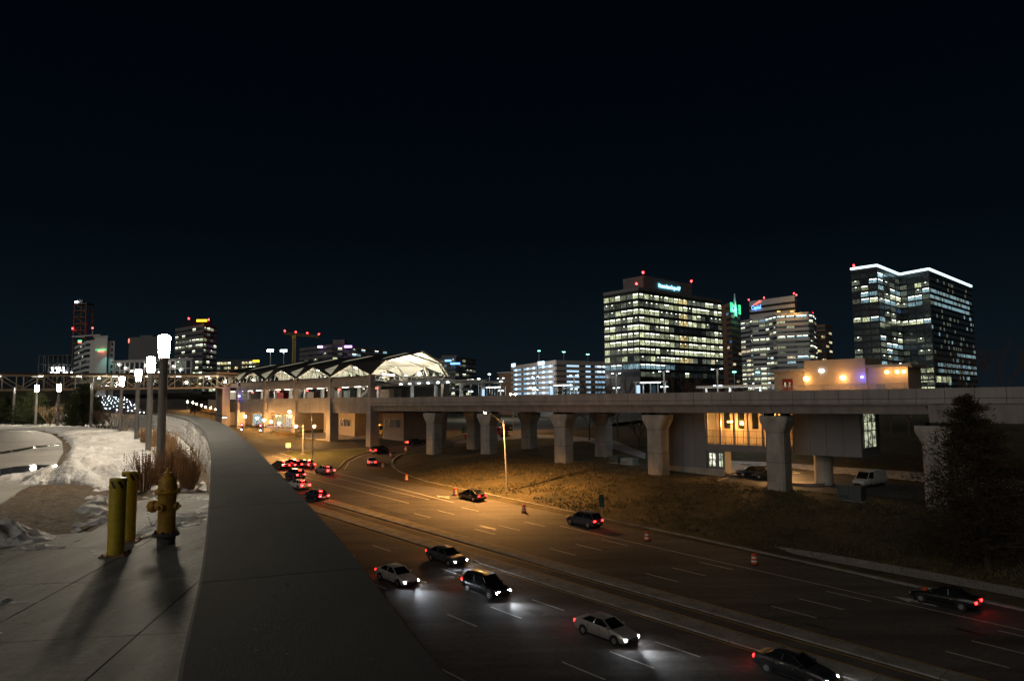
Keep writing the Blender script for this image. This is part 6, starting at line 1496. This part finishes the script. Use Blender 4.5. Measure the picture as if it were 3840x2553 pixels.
for k in range(10): MB().box(-.35, .35, -.2, .2, 0, .6).build('lamp', M['dotlamp'] if k % 3 == 0 else M['warmhi'], t, loc=loc(t, pp[0].lerp(pp[1], .06 + .09 * k) - Vector((0, 1)), zt - 2 - (k * 37 % 7)))
pp = [P(812, 480), P(972, 470), P(972, 500), P(812, 510)]; zt = ztop(900, 1352, 475); t, zb = bld('low_office', 'low dark office with yellow lit window rows left of the flood lamps', pp, zt, 'bdark', 8)
facade(t, pp[0], pp[1], zt - 12.5, 4, 3.1, 12, lambda i, j: pick(yel=2, lit=2, dark=2), .25, .75, 'bdark'); MB().box(-2, 2, -.3, .3, -.6, .6).build('roof_sign', M['yellowsign'], t, loc=loc(t, P(958, 468), ztop(958, 1354, 468)))
# --- twin flood lamps, tower crane
for u, v, lb in ((1012, 1315, 'blinding white flood lamp mast behind the station roof, left of the pair'), (1062, 1316, 'blinding white flood lamp mast behind the station roof, right of the pair')):
    Y = 330; p = P(u, Y); z = ztop(u, v, Y); zb = zr(p.x, p.y) - 1; t = thing('flood_mast', lb, 'lamp', (p.x, p.y, zb), 0, 'flood lamp masts')
    MB().tube((0, 0, 0), (0, 0, z - zb), .25, .15, 8).build('mast', M['steel'], t); MB().box(-1.3, 1.3, -.3, .3, z - zb - .15, z - zb + .15).build('crossbar', M['steel'], t)
    for s in (-1, -.33, .33, 1): MB().box(s * 1.1 - .3, s * 1.1 + .3, -.55, -.32, z - zb - .45, z - zb + .5).build('flood_lamp', M['coolhi'], t)
Y = 560; p = P(1100, Y); zb = 10; zj = ztop(1100, 1258, Y); t = thing('tower_crane', 'yellow tower crane with four red lamps on its jib above the station', 'crane', (p.x, p.y, zb)); M['crane'] = mat('crane_yellow_glow', (.45, .32, .06), .6, emit=(1, .7, .15), es=.03)  # the crane paint has a faint glow of its own put in
for x in (-.9, .9):
    for y in (-.9, .9): MB().beam((x, y, 0), (x, y, zj - zb), .3, .3).build('mast_leg', M['crane'], t)
for i in range(20):
    z = (zj - zb) * i / 20; MB().beam((-.9, -.9, z), (.9, -.9, z + (zj - zb) / 20), .2, .2).build('mast_brace', M['crane'], t)
ja, jb = P(1062, 548), P(1193, 585); za, zb_ = ztop(1062, 1253, 548), ztop(1193, 1265, 585)
A_, B_ = loc(t, ja, za), loc(t, jb, zb_)
for dz_, dy in ((0, -.6), (0, .6), (1.5, 0)): MB().beam((A_[0], A_[1] + dy, A_[2] + dz_), (B_[0], B_[1] + dy, B_[2] + dz_), .25, .25).build('jib_chord', M['crane'], t)
for i in range(14):
    q0, q1 = Vector(A_).lerp(Vector(B_), i / 14), Vector(A_).lerp(Vector(B_), (i + 1) / 14); MB().beam(q0 + Vector((0, -.6, 0)), q1 + Vector((0, 0, 1.5)), .15, .15).build('jib_lacing', M['crane'], t)
for u in (1064, 1104, 1147, 1193):
    k = (u - 1062) / 131; q0 = Vector(A_).lerp(Vector(B_), k); MB().lathe([(.1, 0), (.6, .3), (.6, 1.0), (.1, 1.3)], 8, c=(q0.x, q0.y, q0.z + 2)).build('beacon_light', M['red'], t)
MB().box(-1.2, 1.2, -2.2, -.9, zj - zb - 2.6, zj - zb - .4).build('cab', M['crane'], t)
# twin headed amber lamps on the road behind the viaduct
for i, (u, v) in enumerate(((1608, 1468), (1922, 1478), (1994, 1455))):
    Y = 205; p = P(u, Y); z = ztop(u, v, Y); zb = zr(p.x, p.y); t = thing('twin_street_lamp', 'twin headed amber street lamp rising behind the viaduct parapet, %s from the left' % ORD[i], 'street lamp', (p.x, p.y, zb), 0, 'twin amber lamps behind the viaduct')
    MB().tube((0, 0, 0), (0, 0, z - zb - .1), .15, .09, 8).build('pole', M['steel'], t); MB().box(-.7, .7, -.05, .05, z - zb - .05, z - zb + .05).build('arm', M['steel'], t)
    for s in (-.65, .65): MB().lathe([(.05, -.2), (.24, -.1), (.27, .04), (.08, .18)], 10, c=(s, 0, z - zb)).build('lamp_head', M['sodium_s'], t, True)
for i, (u, v, Y) in enumerate(((1834, 1403, 420), (1794, 1421, 400), (1672, 1415, 330), (1765, 1440, 300), (2840, 1396, 300), (2752, 1395, 300))):
    p = P(u, Y); z = ztop(u, v, Y); zb = zr(p.x, p.y); t = thing('distant_lamp', 'small cool white distant street lamp above the platform, %s of a scattered set' % ORD[i], 'street lamp', (p.x, p.y, zb), 0, 'distant cool street lamps')
    if u in (1834, 1794): light('garage_fill', t, (4, -14, z - zb - .6), 16000, (.95, .93, .9), radius=.4)  # added fill, set well in front of the lamp to brighten the garage
    MB().tube((0, 0, 0), (0, 0, z - zb), .16, .1, 6).build('pole', M['steel'], t); MB().box(-.7, .7, -.3, .3, z - zb - .1, z - zb + .25).build('head', M['dotlamp'] if u < 2000 else M['teal'], t)
# bare trees behind the platform and dark woods under the viaduct
def bare_tree(u, v, Y, H, label, sp=.45):
    p = P(u, Y); zb = hh(p.x, p.y); t = thing('bare_tree', label, 'tree', (p.x, p.y, zb), random.random() * 6, 'bare winter trees'); mb = MB(); cr_ = MB()
    mb.tube((0, 0, -.5), (0, 0, H * .3), .22, .17, 8, cap=False)
    for k in range(5): branchy(cr_, Vector((0, 0, H * (.2 + .03 * k))), Vector((math.cos(k * 1.3), math.sin(k * 1.3), 1.5)).normalized(), H * .26, .10, 4, sp)
    mb.build('trunk', M['bark'], t); cr_.build('crown', M['twig'], t)
for u, Y, H, lb in ((2735, 150, 14.5, 'bare tree in front of the brown tower'), (2700, 146, 13, 'bare tree left of the long bright canopy strip'), (2250, 168, 15, 'bare tree before the right end of the garage'), (2310, 172, 15, 'bare tree behind the fifth T lamp'), (2205, 166, 13, 'bare tree in front of the garage windows'), (2390, 150, 6, 'bare tree in the dark gap under the viaduct'), (2560, 190, 15, 'bare tree at the foot of the lit office block'), (3330, 140, 11, 'bare tree in the dark beyond the parking lot, left of the big pier'), (3395, 138, 9, 'bare tree in the dark just left of the big pier'), (3620, 200, 19, 'bare tree at the foot of the dark glass tower'), (3760, 190, 18, 'bare tree above the parapet at the right edge'), (3560, 210, 19, 'bare tree beside the lit lobby of the tower')):
    bare_tree(u, 0, Y, H, lb)
# evergreen shrubbery along the station pavement
M['shrubm'] = mat('ornamental_grass', (.16, .10, .035), .9, nz=(6, 0), col2=(.30, .20, .08))
def hedge(u, v, L, label):
    q = cast(u, v, zr); mb = MB()
    for k in range(900):
        x, y = random.uniform(-L / 2, L / 2), random.gauss(0, .6); hgt = random.uniform(.5, 1.3); a = random.random() * 6.28; lx, ly = random.gauss(0, .25), random.gauss(0, .25); w = .04
        mb.poly([(x - w * math.cos(a), y - w * math.sin(a), 0), (x + w * math.cos(a), y + w * math.sin(a), 0), (x + lx, y + ly, hgt)])
    tag(mb.build('planting_bed', M['shrubm'], None, loc=(q.x, q.y, zr(q.x, q.y) + .15), rz=math.atan2(.714, -.7)), label, 'plants', 'planted beds before the station')
hedge(1080, 1634, 12, 'amber lit bed of tall grasses in front of the station entrance'); hedge(990, 1602, 9, 'bed of grasses behind the two red signals'); hedge(790, 1545, 18, 'long bed of grasses under the row of far globe lamps'); hedge(880, 1574, 10, 'bed of grasses at the foot of the footbridge pier')

# ================================================================== SMALL STUFF
# tufts on the grass bank
mb = MB(); rt = random.Random(3)
while len(mb.f) < 34000:
    s_, o_ = rt.uniform(-104, 12), rt.uniform(69.8, 96)
    x, y = xy_(s_, o_)
    if N((x * .16, y * .16, 8)) + .5 * N((x * .6, y * .6, 1)) < rt.uniform(-.5, .35): continue
    z = hh(x, y)
    for k in range(4):
        a = rt.random() * 6.28; w = .05 + .05 * rt.random(); h_ = .10 + .22 * rt.random(); px_, py_ = x + rt.gauss(0, .2), y + rt.gauss(0, .2); lx, ly = rt.gauss(0, .12), rt.gauss(0, .12)
        mb.poly([(px_ - w * math.cos(a), py_ - w * math.sin(a), z - .02), (px_ + w * math.cos(a), py_ + w * math.sin(a), z - .02), (px_ + lx, py_ + ly, z + h_)])
M['tuft'] = mat('dry_tufts', (.075, .064, .028), .95, nz=(.3, 0), col2=(.15, .115, .055))
struct(mb.build('grass_tufts', M['tuft']), 'stuff')
# sealed cracks and oil stains on the carriageway
M['seal'] = mat('crack_seal', (.018, .017, .016), .55); M['stain'] = mat('oil_stain', (.034, .031, .029), .6, nz=(1.5, .3))
for k in range(34):
    s_, o_ = rt.uniform(-100, 20), rt.choice((30.5, 36, 39.8, 43.4, 52.4, 55.9, 59.2, 64.5)) + rt.uniform(-1.4, 1.4)
    if k % 3 == 0: pth = [(s_ + rt.gauss(0, .12), o_ - 1.7 + i * .5) for i in range(8)]
    else: pth = [(s_ + i * 1.1, o_ + rt.gauss(0, .07)) for i in range(rt.randint(5, 12))]
    mb = MB()
    for (a, b), (c_, d_) in zip(pth[:-1], pth[1:]):
        v = Vector((c_ - a, d_ - b)).normalized(); n_ = Vector((-v.y, v.x)) * .045
        mb.poly([(lambda q: (q[0], q[1], zr(*q) + .054))(xy_(p[0], p[1])) for p in ((a - n_.x, b - n_.y), (c_ - n_.x, d_ - n_.y), (c_ + n_.x, d_ + n_.y), (a + n_.x, b + n_.y))])
    mb.build('crack_seal', M['seal'], road)
for k in range(16):
    s_, o_ = rt.uniform(-100, 10), rt.choice((36.4, 39.9, 43.4, 52.5, 55.8, 59.2, 65)); r1, r2 = rt.uniform(.6, 2.2), rt.uniform(.2, .45)
    MB().poly([(lambda q: (q[0], q[1], zr(*q) + .0525))(xy_(s_ + r1 * math.cos(t_ * .52) * rt.uniform(.75, 1.1), o_ + r2 * math.sin(t_ * .52) * rt.uniform(.75, 1.1))) for t_ in range(12)]).build('oil_stain', M['stain'], road)
# grit and leaf scraps on the paving and the wall cap
mb = MB()
for k in range(420):
    if k < 300: x, y, z = rt.uniform(-7.5, -1.6), rt.uniform(4.2, 13.5), .011
    else:
        p, n = wat(rt.uniform(7.5, 22)); q = p - n * rt.uniform(.05, .6); x, y, z = q.x, q.y, wtop(q.y) + .006
    if k < 300 and x > xw(y) - .1: continue
    r_ = rt.uniform(.004, .013) if k % 9 else rt.uniform(.015, .03); a = rt.random() * 6.28
    mb.poly([(x + r_ * math.cos(a + t_ * 1.57) * rt.uniform(.4, 1.2), y + r_ * math.sin(a + t_ * 1.57) * rt.uniform(.4, 1.2), z + rt.uniform(0, .006)) for t_ in range(4)])
struct(mb.build('grit', M['earth']), 'stuff')
